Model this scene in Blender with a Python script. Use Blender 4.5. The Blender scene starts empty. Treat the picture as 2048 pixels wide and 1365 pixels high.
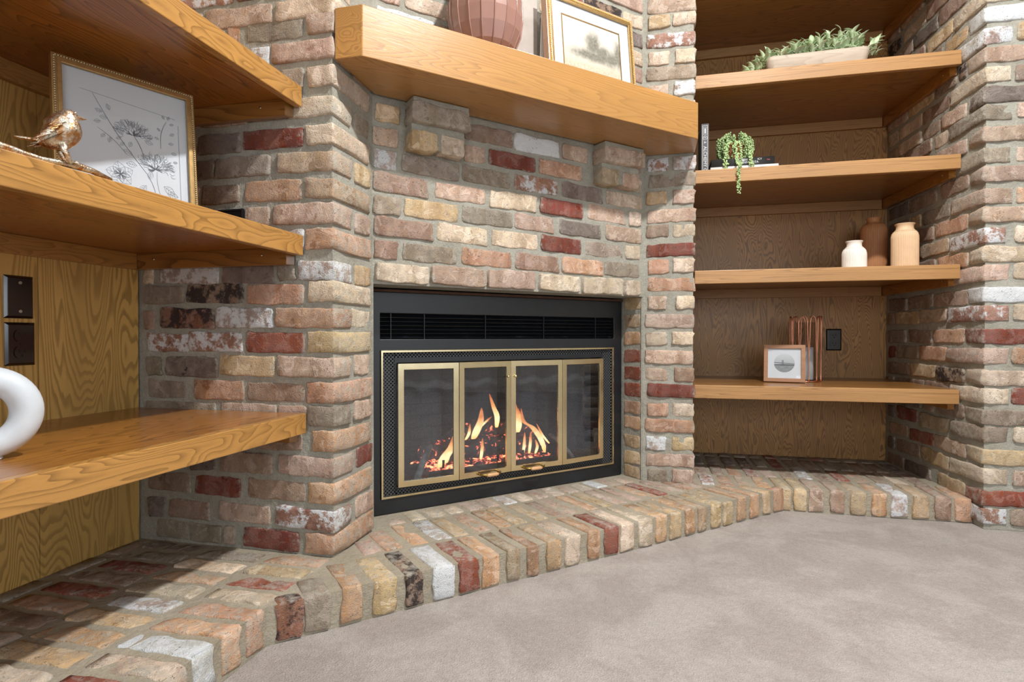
import bpy, bmesh, math, random
from mathutils import Vector, Matrix, noise
random.seed(7)
PI = math.pi
sc = bpy.context.scene
COL = sc.collection

# ------------------------------------------------------------ camera, light, exposure
cam_d = bpy.data.cameras.new('camera')
cam = bpy.data.objects.new('camera', cam_d)
COL.objects.link(cam)
cam_d.sensor_width = 36.0
cam_d.lens = 36.0 * 1152.7 / 2048.0
cam_d.clip_start = 0.02
cam.location = (0.0, 0.0, 0.6787)
cam.rotation_euler = (math.radians(90 - 0.513), 0.0, math.radians(13.487))
sc.camera = cam

def area_light(name, loc, target, power, size, size_y=None, color=(1, 1, 1), shape='RECTANGLE'):
    l = bpy.data.lights.new(name, 'AREA')
    l.energy = power; l.color = color; l.shape = shape; l.size = size
    if size_y: l.size_y = size_y
    o = bpy.data.objects.new(name, l); COL.objects.link(o)
    o.location = loc
    o.rotation_euler = (Vector(target) - Vector(loc)).to_track_quat('-Z', 'Y').to_euler()
    return o
# two recessed ceiling lights over the hearth, and daylight through two windows behind the camera
area_light('downlight_lamp_near', (0.60, 0.88, 2.70), (0.60, 0.88, 0), 72, 0.13, color=(1.0, 0.995, 0.985), shape='DISK')
area_light('downlight_lamp_hearth', (0.34, 1.86, 2.70), (0.34, 1.86, 0), 6.5, 0.15, color=(1.0, 0.99, 0.98), shape='DISK')
area_light('daylight_window_rear', (0.55, -3.16, 1.35), (0.4, 2.0, 0.9), 62, 2.6, 1.5, color=(0.86, 0.93, 1.0))
area_light('daylight_window_side', (4.12, -0.9, 1.35), (-0.5, 1.2, 0.7), 29, 2.2, 1.5, color=(0.88, 0.94, 1.0))
wd = bpy.data.worlds.new('world'); sc.world = wd; wd.use_nodes = True
wd.node_tree.nodes['Background'].inputs[0].default_value = (0.80, 0.88, 1.0, 1)
wd.node_tree.nodes['Background'].inputs[1].default_value = 0.9
sc.view_settings.view_transform = 'Standard'
sc.view_settings.look = 'None'
sc.view_settings.gamma = 1.0
sc.view_settings.use_curve_mapping = False
sc.view_settings.exposure = 0.28
sc.cycles.use_denoising = True
sc.cycles.max_bounces = 8
sc.cycles.diffuse_bounces = 4
sc.cycles.glossy_bounces = 3
sc.cycles.transparent_max_bounces = 16
sc.cycles.sample_clamp_indirect = 6.0
sc.cycles.caustics_reflective = False
sc.cycles.caustics_refractive = False

# ------------------------------------------------------------ measurements (metres, z = 0 at the carpet)
HH = 0.0887                       # hearth height
X0, YA = -1.447, 1.378            # left plywood, face of left pier
X2, Y3 = -0.8178, 1.6076          # return of left pier, inner corner
X4, Y4 = -0.0258, 2.4125          # other inner corner, face of right pier
X5, Y6 = 0.1711, 3.072            # right pier's outer corner, right plywood
X6, Y7 = 1.1359, 2.3473           # corner of the right brick wall
X6B = 1.0847
XS, YS = -0.904, 2.478            # shelf fronts
BD = 0.122                        # firebox front behind the brick face
HX, HY, HC = -0.8081, 2.4081, 1.9033
CEIL = 2.72
SL = {'L1': 1.345, 'L2': 0.948, 'L3': 0.471, 'R0': 2.150, 'R1': 1.743, 'R2': 1.3565, 'R3': 0.946, 'R4': 0.4767}
MZT, MZB = 1.545, 1.410
E_ = Vector((X4 - X2, Y4 - Y3, 0)); DL = E_.length; E_.normalize()
N_ = Vector((E_.y, -E_.x, 0))     # out of the fireplace wall
RZ = math.atan2(E_.y, E_.x)
ES = Vector((X6B - X6, Y6 - Y7, 0)); LS = ES.length; ES.normalize()
NS = Vector((-ES.y, ES.x, 0))
def s_wall_x(y): return X6 + (y - Y7) * ES.x / ES.y

# ------------------------------------------------------------ nodes
def lin(c):
    if isinstance(c, str): c = tuple(int(c[i:i+2], 16) for i in (0, 2, 4))
    return tuple(((v/255)/12.92 if v/255 <= 0.04045 else ((v/255+0.055)/1.055)**2.4) for v in c) + (1.0,)
class NT:
    def __init__(s, name):
        s.m = bpy.data.materials.new(name); s.m.use_nodes = True
        s.t = s.m.node_tree; s.t.nodes.clear()
        s.out = s.t.nodes.new('ShaderNodeOutputMaterial')
    def n(s, typ, **kw):
        k = s.t.nodes.new(typ)
        for a, b in kw.items(): setattr(k, a, b)
        return k
    def put(s, sock, val):
        if isinstance(val, bpy.types.NodeSocket): s.t.links.new(val, sock)
        elif val is not None:
            if sock.type == 'RGBA' and not hasattr(val, '__len__'): val = (val, val, val, 1)
            sock.default_value = val
    def tc(s, which='Object'): return s.n('ShaderNodeTexCoord').outputs[which]
    def pos(s): return s.n('ShaderNodeNewGeometry').outputs['Position']
    def mapv(s, vec, scale=(1, 1, 1), loc=(0, 0, 0), rot=(0, 0, 0)):
        k = s.n('ShaderNodeMapping'); s.put(k.inputs['Vector'], vec)
        s.put(k.inputs['Location'], loc)
        k.inputs['Rotation'].default_value = rot; k.inputs['Scale'].default_value = scale
        return k.outputs[0]
    def noise(s, vec, scale, detail=3, rough=0.55, dist=0.0, color=False):
        k = s.n('ShaderNodeTexNoise'); s.put(k.inputs['Vector'], vec)
        k.inputs['Scale'].default_value = scale; k.inputs['Detail'].default_value = detail
        k.inputs['Roughness'].default_value = rough; k.inputs['Distortion'].default_value = dist
        return k.outputs['Color' if color else 'Fac']
    def vor(s, vec, scale, feature='F1', out='Distance'):
        k = s.n('ShaderNodeTexVoronoi', feature=feature); s.put(k.inputs['Vector'], vec)
        k.inputs['Scale'].default_value = scale
        return k.outputs[out]
    def math(s, op, a, b=None, c=None, clamp=False):
        k = s.n('ShaderNodeMath', operation=op, use_clamp=clamp)
        for i, v in enumerate((a, b, c)):
            if v is not None: s.put(k.inputs[i], v)
        return k.outputs[0]
    def vmath(s, op, a, b=None):
        k = s.n('ShaderNodeVectorMath', operation=op); s.put(k.inputs[0], a)
        if b is not None: s.put(k.inputs[1], b)
        return k.outputs[0]
    def rng(s, v, a, b, c=0.0, d=1.0, smooth=False):
        k = s.n('ShaderNodeMapRange', clamp=True)
        if smooth: k.interpolation_type = 'SMOOTHSTEP'
        for i, x in enumerate((v, a, b, c, d)): s.put(k.inputs[i], x)
        return k.outputs[0]
    def mix(s, f, a, b, mode='MIX'):
        k = s.n('ShaderNodeMix', data_type='RGBA', blend_type=mode)
        s.put(k.inputs[0], f); s.put(k.inputs[6], a); s.put(k.inputs[7], b)
        return k.outputs[2]
    def sep(s, v):
        k = s.n('ShaderNodeSeparateXYZ'); s.put(k.inputs[0], v); return k.outputs
    def comb(s, x, y, z):
        k = s.n('ShaderNodeCombineXYZ')
        for i, v in enumerate((x, y, z)): s.put(k.inputs[i], v)
        return k.outputs[0]
    def hsv(s, col, h=0.5, sat=1.0, val=1.0):
        k = s.n('ShaderNodeHueSaturation'); s.put(k.inputs['Hue'], h); s.put(k.inputs['Saturation'], sat)
        s.put(k.inputs['Value'], val); s.put(k.inputs['Color'], col); return k.outputs[0]
    def bump(s, h, strength=0.5, dist=0.01, normal=None):
        k = s.n('ShaderNodeBump'); k.inputs['Strength'].default_value = strength
        k.inputs['Distance'].default_value = dist; s.put(k.inputs['Height'], h)
        if normal is not None: s.put(k.inputs['Normal'], normal)
        return k.outputs[0]
    def bsdf(s, color, rough=0.6, metal=0.0, normal=None, coat=0.0, coat_rough=0.15, spec=None, trans=0.0, alpha=None, emis=None, emis_s=0.0, sss=0.0):
        k = s.n('ShaderNodeBsdfPrincipled')
        s.put(k.inputs['Base Color'], color); s.put(k.inputs['Roughness'], rough); s.put(k.inputs['Metallic'], metal)
        if normal is not None: s.put(k.inputs['Normal'], normal)
        k.inputs['Coat Weight'].default_value = coat; k.inputs['Coat Roughness'].default_value = coat_rough
        if spec is not None: k.inputs['Specular IOR Level'].default_value = spec
        k.inputs['Transmission Weight'].default_value = trans
        if alpha is not None: s.put(k.inputs['Alpha'], alpha)
        if emis is not None:
            s.put(k.inputs['Emission Color'], emis); s.put(k.inputs['Emission Strength'], emis_s)
        k.inputs['Subsurface Weight'].default_value = sss
        if sss: k.inputs['Subsurface Radius'].default_value = (0.01, 0.008, 0.006)
        return k.outputs[0]
    def done(s, shader):
        s.t.links.new(shader, s.out.inputs['Surface']); return s.m

def plain(name, col, rough=0.5, metal=0.0, var=0.06, scale=30, bump=0.0, coat=0.0, **kw):
    t = NT(name); p = t.tc('Object')
    f = t.noise(p, scale, 4)
    c = t.mix(t.rng(f, 0.3, 0.7), tuple(v*(1-var) for v in lin(col)[:3])+(1,), tuple(min(1, v*(1+var)) for v in lin(col)[:3])+(1,))
    nrm = t.bump(t.noise(p, scale*6, 3), bump, 0.002) if bump else None
    return t.done(t.bsdf(c, rough, metal, nrm, coat=coat, **kw))

def brick_mat():
    t = NT('reclaimed_brick')
    oi = t.n('ShaderNodeObjectInfo'); rnd = oi.outputs['Random']; base = oi.outputs['Color']; al = oi.outputs['Alpha']
    p = t.pos(); o = t.tc('Object'); g = t.tc('Generated')
    ro = t.math('MULTIPLY', rnd, 57.0)
    pj = t.vmath('ADD', p, t.comb(ro, ro, 0.0))
    n1 = t.noise(pj, 13, 5, 0.6); n2 = t.noise(p, 75, 5, 0.68); n3 = t.noise(p, 330, 3, 0.6)
    # kiln banding along the brick's length
    ox = t.sep(o)
    band = t.noise(t.comb(t.math('ADD', t.math('MULTIPLY', ox[0], 17.0), ro), t.math('MULTIPLY', ox[2], 2.0), t.math('MULTIPLY', ox[1], 4.0)), 1.0, 1.5, 0.4)
    light = t.hsv(base, 0.505, 0.78, 1.32); dark = t.hsv(base, 0.499, 1.10, 0.62)
    c = t.mix(t.rng(band, 0.50, 0.56, 0.0, 0.42), base, light)
    c = t.mix(t.rng(band, 0.44, 0.40, 0.0, 0.40), c, dark)
    c = t.mix(t.rng(n1, 0.56, 0.70, 0.0, 0.55), c, light)
    c = t.mix(t.rng(n1, 0.44, 0.30, 0.0, 0.60), c, dark)
    c = t.hsv(c, t.rng(t.noise(pj, 7, 2), 0.3, 0.7, 0.499, 0.512), t.rng(n2, 0.3, 0.7, 0.70, 0.96), t.rng(n2, 0.25, 0.75, 0.74, 1.22))
    # spalled and rubbed patches with hard edges
    pa = t.noise(t.vmath('ADD', pj, (7.0, 2.0, 5.0)), 21, 4, 0.62, 1.2)
    pb = t.noise(t.vmath('ADD', pj, (1.0, 8.0, 3.0)), 17, 5, 0.66, 0.8)
    ma = t.rng(pa, 0.555, 0.585); mb = t.rng(pb, 0.575, 0.60)
    c = t.mix(t.math('MULTIPLY', ma, 0.55), c, t.hsv(base, 0.508, 0.62, 1.45))
    c = t.mix(t.math('MULTIPLY', mb, 0.45), c, t.mix(0.5, base, lin('8d8478')))
    mc = t.rng(t.noise(t.vmath('ADD', pj, (4.0, 4.0, 9.0)), 30, 5, 0.7), 0.63, 0.66)
    c = t.mix(t.math('MULTIPLY', mc, 0.6), c, t.hsv(base, 0.497, 1.2, 0.5))
    # char
    ch = t.math('MULTIPLY', t.math('SUBTRACT', al, 0.5, clamp=True), 2.0)
    cn = t.math('ADD', t.math('MULTIPLY', t.noise(pj, 22, 6, 0.7), 0.75), t.math('MULTIPLY', n2, 0.25))
    cm = t.rng(t.math('ADD', cn, t.math('MULTIPLY', ch, 0.34)), 0.66, 0.72)
    cm = t.math('MULTIPLY', cm, t.rng(ch, 0.02, 0.1))
    c = t.mix(t.math('MULTIPLY', cm, 0.9), c, lin('2e2a2c'))
    # old whitewash
    wh = t.math('MULTIPLY', t.math('SUBTRACT', 0.5, al, clamp=True), 2.0)
    wn = t.math('ADD', t.math('MULTIPLY', t.noise(t.vmath('ADD', pj, (3.1, 1.7, 9.2)), 26, 7, 0.72), 0.8), t.math('MULTIPLY', n2, 0.2))
    wm = t.rng(t.math('ADD', wn, t.math('MULTIPLY', wh, 0.30)), 0.60, 0.665)
    wm = t.math('MULTIPLY', wm, t.rng(wh, 0.02, 0.1))
    c = t.mix(t.math('MULTIPLY', wm, 0.85), c, lin('dadfe2'))
    # mortar smears towards the arrises, small pits
    gx = t.sep(g)
    ex = t.math('ABSOLUTE', t.math('SUBTRACT', gx[0], 0.5)); ez = t.math('ABSOLUTE', t.math('SUBTRACT', gx[2], 0.5))
    ed = t.math('MULTIPLY', t.math('MAXIMUM', ex, ez), 2.0)
    sm = t.rng(t.math('ADD', ed, t.math('MULTIPLY', t.math('SUBTRACT', t.noise(pj, 48, 5, 0.7), 0.5), 1.1)), 0.88, 1.10)
    c = t.mix(t.math('MULTIPLY', sm, 0.7), c, lin('b0aca0'))
    pit = t.math('MULTIPLY', t.rng(t.vor(t.vmath('ADD', p, t.vmath('MULTIPLY', t.comb(n2, n3, n2), (0.02, 0.02, 0.02))), 120), 0.20, 0.10), t.rng(t.noise(pj, 31, 3), 0.50, 0.56))
    c = t.mix(t.math('MULTIPLY', pit, 0.75), c, lin('43362f'))
    # wall bricks sit a shade cooler in the joints
    h = t.math('ADD', t.math('MULTIPLY', n2, 0.34), t.math('MULTIPLY', n3, 0.50))
    h = t.math('ADD', h, t.math('MULTIPLY', t.math('ADD', ma, mb), 0.10))
    h = t.math('SUBTRACT', h, t.math('MULTIPLY', pit, 0.6))
    h = t.math('ADD', h, t.math('MULTIPLY', n1, 0.5))
    nrm = t.bump(h, 0.85, 0.007)
    return t.done(t.bsdf(c, 0.88, 0, nrm, spec=0.25))

def mortar_mat():
    t = NT('grey_mortar'); p = t.pos()
    a = t.noise(p, 9, 4); b = t.noise(p, 190, 4, 0.7); cc = t.noise(p, 45, 4, 0.6)
    c = t.mix(t.rng(a, 0.35, 0.65), lin('a19d90'), lin('b2b0a4'))
    c = t.mix(t.rng(cc, 0.5, 0.75, 0, 0.5), c, lin('c2baa8'))
    c = t.mix(t.rng(b, 0.35, 0.75, 0.35, 0.0), c, lin('6d6a62'))
    h = t.math('ADD', t.math('MULTIPLY', b, 0.5), cc)
    return t.done(t.bsdf(c, 0.95, 0, t.bump(h, 0.7, 0.008), spec=0.15))

def mortar_mat2():
    t = NT('sandy_mortar'); p = t.pos()
    a = t.noise(p, 9, 4); b = t.noise(p, 190, 4, 0.7); cc = t.noise(p, 45, 4, 0.6)
    c = t.mix(t.rng(a, 0.35, 0.65), lin('a69c88'), lin('b7ad99'))
    c = t.mix(t.rng(cc, 0.5, 0.75, 0, 0.5), c, lin('a3a29c'))
    c = t.mix(t.rng(b, 0.35, 0.75, 0.35, 0.0), c, lin('756d60'))
    return t.done(t.bsdf(c, 0.95, 0, t.bump(t.math('ADD', t.math('MULTIPLY', b, 0.5), cc), 0.7, 0.008), spec=0.15))

def wood_mat(name, light, dark, axis='Y', along=2.2, across=9.0, rings=11.0, rot=0.0, amt=0.65, rough=0.33, coat=0.35, pores=0.35, soft=False, off=0.0, var=0.25):
    """oak: contours of a stretched noise give cathedral figure, fine streaks give pores; the grain runs along `axis`"""
    t = NT(name); o = t.tc('Object')
    if rot: o = t.mapv(o, rot=(0, 0, -rot))
    o = t.vmath('ADD', o, (off, off*1.7, off*0.6))
    def sc3(al, ac):
        return {'X': (al, ac, ac), 'Y': (ac, al, ac), 'Z': (ac, ac, al)}[axis]
    v = t.mapv(o, scale=sc3(along, across))
    f = t.noise(v, 1.0, 2.4, 0.42, 0.45 if soft else 0.25)
    fine = t.noise(t.mapv(o, scale=sc3(along*6, across*7)), 1.0, 3, 0.6)
    ring = t.math('FRACT', t.math('ADD', t.math('MULTIPLY', f, rings), t.math('MULTIPLY', fine, 0.75 if soft else 0.30)))
    if soft: line = t.math('MULTIPLY', t.rng(ring, 0.38, 0.75, smooth=True), t.rng(ring, 1.0, 0.92))
    else: line = t.math('MULTIPLY', t.math('POWER', ring, 2.6), t.rng(ring, 1.0, 0.955))
    por = t.noise(t.mapv(o, scale=sc3(22, 620)), 1.0, 2, 0.7)
    streak = t.rng(por, 0.56, 0.72)
    big = t.noise(t.mapv(o, scale=sc3(0.9, 5)), 1.0, 2)
    k = t.math('ADD', t.math('MULTIPLY', line, amt), t.math('MULTIPLY', streak, pores), clamp=True)
    k = t.math('MULTIPLY', k, t.rng(big, 0.3, 0.65, 0.55, 1.0))
    c = t.mix(k, lin(light), lin(dark))
    c = t.hsv(c, 0.5, 1.0, t.rng(big, 0.3, 0.7, 1 - var*0.6, 1 + var*0.5))
    nrm = t.bump(t.math('ADD', t.math('MULTIPLY', streak, -0.6), t.math('MULTIPLY', line, -0.3)), 0.12, 0.001)
    return t.done(t.bsdf(c, rough, 0, nrm, coat=coat, coat_rough=0.18))

M = {}
M['brick'] = brick_mat(); M['mortar'] = mortar_mat(); M['mortar_h'] = mortar_mat2()
M['oak_y'] = wood_mat('honey_oak_left', 'b38345', '6a4822', 'Y', 2.4, 12, 26, amt=0.72, off=3.3)
M['oak_x'] = wood_mat('honey_oak_right', 'b08350', '76532d', 'X', 0.8, 24, 26, amt=0.8, off=1.9, coat=0.1, rough=0.5)
M['oak_board_y'] = wood_mat('oak_board_left', 'a56c2e', '58340f', 'Y', 1.2, 7, 34, amt=0.85, off=7.7, rough=0.28)
M['oak_board_x'] = wood_mat('oak_board_right', '9a6a34', '553515', 'X', 0.9, 8, 30, amt=0.85, off=2.1, rough=0.3)
M['ply_l'] = wood_mat('left_plywood', 'd0a860', '846733', 'Z', 1.15, 7.0, 38, amt=0.64, soft=True, pores=0.35, rough=0.5, coat=0.1, off=4.4)
M['ply_r'] = wood_mat('right_plywood_shaded', 'ad7f46', '654625', 'Z', 1.9, 11, 36, amt=0.72, soft=True, pores=0.35, rough=0.5, coat=0.1, off=9.1)  # same plywood as the left, coloured darker for its alcove's deeper shade
M['plaster'] = plain('warm_grey_plaster', 'b5aca4', 0.9, bump=0.25)
M['wall_paint'] = plain('pale_wall_paint', 'd8d2c8', 0.9)
M['ceiling_paint'] = plain('white_ceiling_paint', 'efece6', 0.9)
M['black_metal'] = plain('black_painted_steel', '15191e', 0.40, 0.0, var=0.25, scale=7, bump=0.03, spec=0.6)
M['black'] = plain('matt_black', '0b0b0c', 0.7)
M['brass'] = plain('polished_brass', 'eaddb6', 0.2, 1.0, var=0.05)
M['steel'] = plain('bright_trim_steel', 'c9c8c0', 0.22, 1.0)
M['lattice'] = plain('black_expanded_mesh', '595b5e', 0.45, 0.3)
M['screw'] = plain('screw_steel', 'cfc9bf', 0.25, 1.0)
M['brown_plastic'] = plain('dark_brown_plastic', '21110f', 0.16, coat=0.4)
M['black_plastic'] = plain('black_plastic', '0d0d0f', 0.25, coat=0.3)
M['white_matt'] = plain('matt_white_ceramic', 'ccd3d9', 0.55, sss=0.0)
M['cream_cer'] = plain('cream_ceramic', 'efe7dc', 0.5)
M['tan_cer'] = plain('sand_ceramic', 'e6c39c', 0.5)
M['brown_cer'] = plain('caramel_ceramic', 'b37c50', 0.5)
M['rose_cer'] = plain('dusty_rose_glazed_ceramic', '946e62', 0.28, coat=0.35, var=0.04)
M['gold'] = plain('antique_gold_frame', 'bd9c68', 0.33, 0.8, var=0.12, scale=90)
M['gold_bright'] = plain('bright_gilt_beads', 'ecc878', 0.25, 0.9)
M['champagne'] = plain('champagne_beads', 'b9a985', 0.35, 0.7, var=0.2, scale=200)
M['tan_wood'] = wood_mat('pale_frame_wood', 'c39a78', '9b7354', 'X', 3, 30, 8, amt=0.4)
M['walnut'] = wood_mat('walnut_frame_wood', 'a87a58', '74503a', 'X', 4, 60, 8, amt=0.5, coat=0.05, rough=0.5)
M['pale_wood'] = wood_mat('whitewashed_wood', 'b8a997', '94836f', 'X', 3, 22, 8, amt=0.5, coat=0.0, rough=0.6)
M['paper'] = plain('cool_white_paper', 'd6dce2', 0.8, var=0.015)
M['mat_blue'] = plain('pale_blue_white_mount', 'dfe5ec', 0.8, var=0.01)
M['ink'] = plain('pencil_grey_ink', '949aa1', 0.9)
M['ink_dark'] = plain('dark_pencil', '6a7078', 0.9)
M['white_paint'] = plain('white_paint', 'dfe0dc', 0.6)
M['copper'] = plain('rose_copper_wire', 'd79476', 0.28, 0.9)
M['candle'] = plain('white_wax', 'e6e8ea', 0.5)
M['terracotta'] = plain('terracotta', 'c98358', 0.8)
M['pearl'] = plain('pale_green_pearl_leaf', 'a9c087', 0.45, var=0.25, scale=25)
M['stem'] = plain('green_stem', '7f9a5c', 0.6)
M['book_grey'] = plain('charcoal_book_cloth', '4e4d50', 0.6)
M['book_black'] = plain('black_book_jacket', '2c2e2e', 0.3, coat=0.3)
M['page'] = plain('page_white', 'e8e4dd', 0.7)
M['silver_ink'] = plain('silver_lettering', 'c9cbc9', 0.4)
M['red_ink'] = plain('crimson_lettering', 'b8475a', 0.5)
M['grip'] = plain('varnished_handle_wood', 'd8a878', 0.4, coat=0.3)

def leaf_mat():
    t = NT('sage_leaf'); g = t.tc('Generated'); oi = t.n('ShaderNodeObjectInfo')
    c = t.mix(oi.outputs['Random'], lin('97b078'), lin('cbd8b2'))
    c = t.mix(t.rng(t.noise(t.tc('Object'), 160, 3), 0.4, 0.7, 0, 0.5), c, lin('dbe3d2'))
    return t.done(t.bsdf(c, 0.65))
M['leaf'] = leaf_mat()
def carpet_mat():
    t = NT('taupe_cut_pile_carpet'); p = t.pos()
    w = t.noise(t.mapv(p, scale=(5.5, 5.5, 1)), 1.0, 4, 0.6, 0.5)
    f = t.noise(p, 420, 3, 0.75); f2 = t.vor(p, 260); m = t.noise(p, 60, 3, 0.6)
    c = t.mix(t.rng(w, 0.42, 0.60), lin('a9a099'), lin('b6aea7'))  # pile sheen painted into the colour as paler patches
    c = t.hsv(c, 0.5, 1.0, t.rng(f, 0.25, 0.75, 0.72, 1.26))
    c = t.hsv(c, 0.5, 1.0, t.rng(m, 0.3, 0.7, 0.93, 1.07))
    h = t.math('ADD', t.math('MULTIPLY', f, 1.0), t.math('MULTIPLY', f2, 0.8))
    h = t.math('ADD', h, t.math('MULTIPLY', m, 0.5))
    return t.done(t.bsdf(c, 0.98, 0, t.bump(h, 0.8, 0.004), spec=0.1))
M['carpet'] = carpet_mat()
def leafgold_mat():
    t = NT('worn_gold_leaf'); p = t.tc('Object')
    a = t.noise(p, 70, 4, 0.6); b = t.noise(p, 260, 3)
    c = t.mix(t.rng(a, 0.42, 0.6), lin('bd8a58'), lin('e6e2d2'))
    c = t.mix(t.rng(b, 0.62, 0.8), c, lin('6a4022'))
    return t.done(t.bsdf(c, t.rng(b, 0.3, 0.7, 0.18, 0.42), 0.9, t.bump(t.math('ADD', a, b), 0.6, 0.002)))
M['goldleaf'] = leafgold_mat()
def glass_mat(name, tint=0.9, gloss=0.12, col=(1, 1, 1)):
    t = NT(name)
    tr = t.n('ShaderNodeBsdfTransparent'); tr.inputs[0].default_value = (tint*col[0], tint*col[1], tint*col[2], 1)
    gl = t.n('ShaderNodeBsdfGlossy'); gl.inputs['Roughness'].default_value = 0.0
    lw = t.n('ShaderNodeLayerWeight'); lw.inputs[0].default_value = 0.5
    mx = t.n('ShaderNodeMixShader')
    t.put(mx.inputs[0], t.math('ADD', t.math('MULTIPLY', t.math('POWER', lw.outputs['Facing'], 4.0), 0.6), gloss, clamp=True))
    t.t.links.new(tr.outputs[0], mx.inputs[1]); t.t.links.new(gl.outputs[0], mx.inputs[2])
    return t.done(mx.outputs[0])
M['door_glass'] = glass_mat('fireplace_door_glass', 0.9, 0.065, (0.95, 0.97, 1.0))
M['frame_glass'] = glass_mat('picture_glass', 0.97, 0.02)
M['clear_glass'] = glass_mat('clear_glass', 0.93, 0.04)
def curtain_mat():
    t = NT('woven_mesh_curtain'); o = t.tc('Object'); s = t.sep(o)
    a = t.math('ADD', s[0], s[2]); b = t.math('SUBTRACT', s[0], s[2])
    la = t.math('ABSOLUTE', t.math('SUBTRACT', t.math('FRACT', t.math('MULTIPLY', a, 190.0)), 0.5))
    lb = t.math('ABSOLUTE', t.math('SUBTRACT', t.math('FRACT', t.math('MULTIPLY', b, 190.0)), 0.5))
    m = t.math('MAXIMUM', t.rng(la, 0.42, 0.46), t.rng(lb, 0.42, 0.46))
    d = t.bsdf(lin('9b9ea3'), 0.5, 0.3)
    tr = t.n('ShaderNodeBsdfTransparent'); mx = t.n('ShaderNodeMixShader')
    t.put(mx.inputs[0], m); t.t.links.new(tr.outputs[0], mx.inputs[1]); t.t.links.new(d, mx.inputs[2])
    return t.done(mx.outputs[0])
M['curtain'] = curtain_mat()
def flame_mat():
    t = NT('gas_flame'); z = t.sep(t.tc('Generated'))[2]
    n = t.noise(t.tc('Object'), 40, 2)
    zz = t.math('ADD', z, t.math('MULTIPLY', t.math('SUBTRACT', n, 0.5), 0.5))
    k = t.n('ShaderNodeValToRGB'); t.put(k.inputs[0], zz)
    e = k.color_ramp.elements; e[0].position = 0.0; e[0].color = (1.0, 0.42, 0.12, 1); e[1].position = 1.0; e[1].color = (0.85, 0.17, 0.04, 1)
    x = e.new(0.30); x.color = (1.0, 0.72, 0.36, 1)
    x = e.new(0.62); x.color = (1.0, 0.42, 0.13, 1)
    em = t.n('ShaderNodeEmission'); t.put(em.inputs[0], k.outputs[0]); t.put(em.inputs[1], t.rng(zz, 0.15, 1.0, 2.6, 0.9))
    tr = t.n('ShaderNodeBsdfTransparent'); lw = t.n('ShaderNodeLayerWeight'); lw.inputs[0].default_value = 0.5
    mx = t.n('ShaderNodeMixShader')
    t.put(mx.inputs[0], t.rng(lw.outputs['Facing'], 0.15, 0.85, 0.95, 0.0))
    t.t.links.new(tr.outputs[0], mx.inputs[1]); t.t.links.new(em.outputs[0], mx.inputs[2])
    return t.done(mx.outputs[0])
M['flame'] = flame_mat()
def ember_mat(name, lo, hi, strength):
    t = NT(name); p = t.tc('Object'); n = t.noise(p, 42, 4, 0.7); q = t.noise(p, 120, 4, 0.7)
    c = t.mix(q, lin('1c1a1b'), lin('6a625c'))
    e = t.rng(n, lo, hi)
    return t.done(t.bsdf(c, 0.95, 0, t.bump(t.math('ADD', n, q), 0.9, 0.01), emis=t.mix(e, (0.7, 0.03, 0.03, 1), (1.0, 0.30, 0.12, 1)), emis_s=t.math('MULTIPLY', e, strength)))
M['ember'] = ember_mat('glowing_ember_bed', 0.46, 0.62, 5.0)
M['log'] = ember_mat('charred_gas_log', 0.57, 0.70, 4.0)
M['ash_log'] = plain('grey_ash_log', '8b8a86', 0.95, bump=0.8, scale=40, var=0.4)
def refractory_mat():
    t = NT('sooty_refractory_panel'); p = t.tc('Object')
    k = t.n('ShaderNodeTexBrick'); t.put(k.inputs['Vector'], t.mapv(p, rot=(PI/2, 0, 0)))
    k.inputs['Scale'].default_value = 5; k.inputs['Color1'].default_value = lin('3a3a3c'); k.inputs['Color2'].default_value = lin('48484a'); k.inputs['Mortar'].default_value = lin('242426')
    return t.done(t.bsdf(t.mix(t.noise(p, 14, 4), k.outputs[0], lin('2b2b2d')), 0.95, 0, t.bump(t.noise(p, 60, 4), 0.4, 0.004)))
M['refractory'] = refractory_mat()
def landscape_mat():
    """faded print of trees in a meadow, on the print's own object coordinates (x across, z up, metres)"""
    t = NT('sepia_landscape_print'); o = t.tc('Object'); s = t.sep(o)
    n = t.noise(o, 30, 6, 0.7); n2 = t.noise(o, 110, 5, 0.7)
    sky = t.mix(t.rng(s[2], 0.05, 0.24), lin('d5cdbd'), lin('e6e0d3'))
    def blob(cx, cz, rx, rz):
        dx = t.math('DIVIDE', t.math('SUBTRACT', s[0], cx), rx); dz = t.math('DIVIDE', t.math('SUBTRACT', s[2], cz), rz)
        r = t.math('SQRT', t.math('ADD', t.math('MULTIPLY', dx, dx), t.math('MULTIPLY', dz, dz)))
        return t.rng(t.math('ADD', r, t.math('MULTIPLY', t.math('SUBTRACT', n, 0.5), 1.6)), 1.35, 0.5)
    c = sky
    m = None
    for b in ((0.005, 0.115, 0.035, 0.045), (0.045, 0.09, 0.05, 0.03), (0.09, 0.08, 0.05, 0.03), (0.125, 0.10, 0.022, 0.05), (0.0, 0.07, 0.1, 0.02)):
        k = blob(*b); m = k if m is None else t.math('MAXIMUM', m, k)
    c = t.mix(t.math('MULTIPLY', m, t.rng(n2, 0.25, 0.7, 0.6, 1.0)), c, lin('626255'))
    grass = t.mix(t.rng(n2, 0.35, 0.65), lin('b6aa90'), lin('d9cfb9'))
    gm = t.rng(t.math('ADD', s[2], t.math('MULTIPLY', n, 0.05)), 0.075, 0.05)
    return t.done(t.bsdf(t.mix(gm, c, grass), 0.8))
M['landscape'] = landscape_mat()
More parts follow.
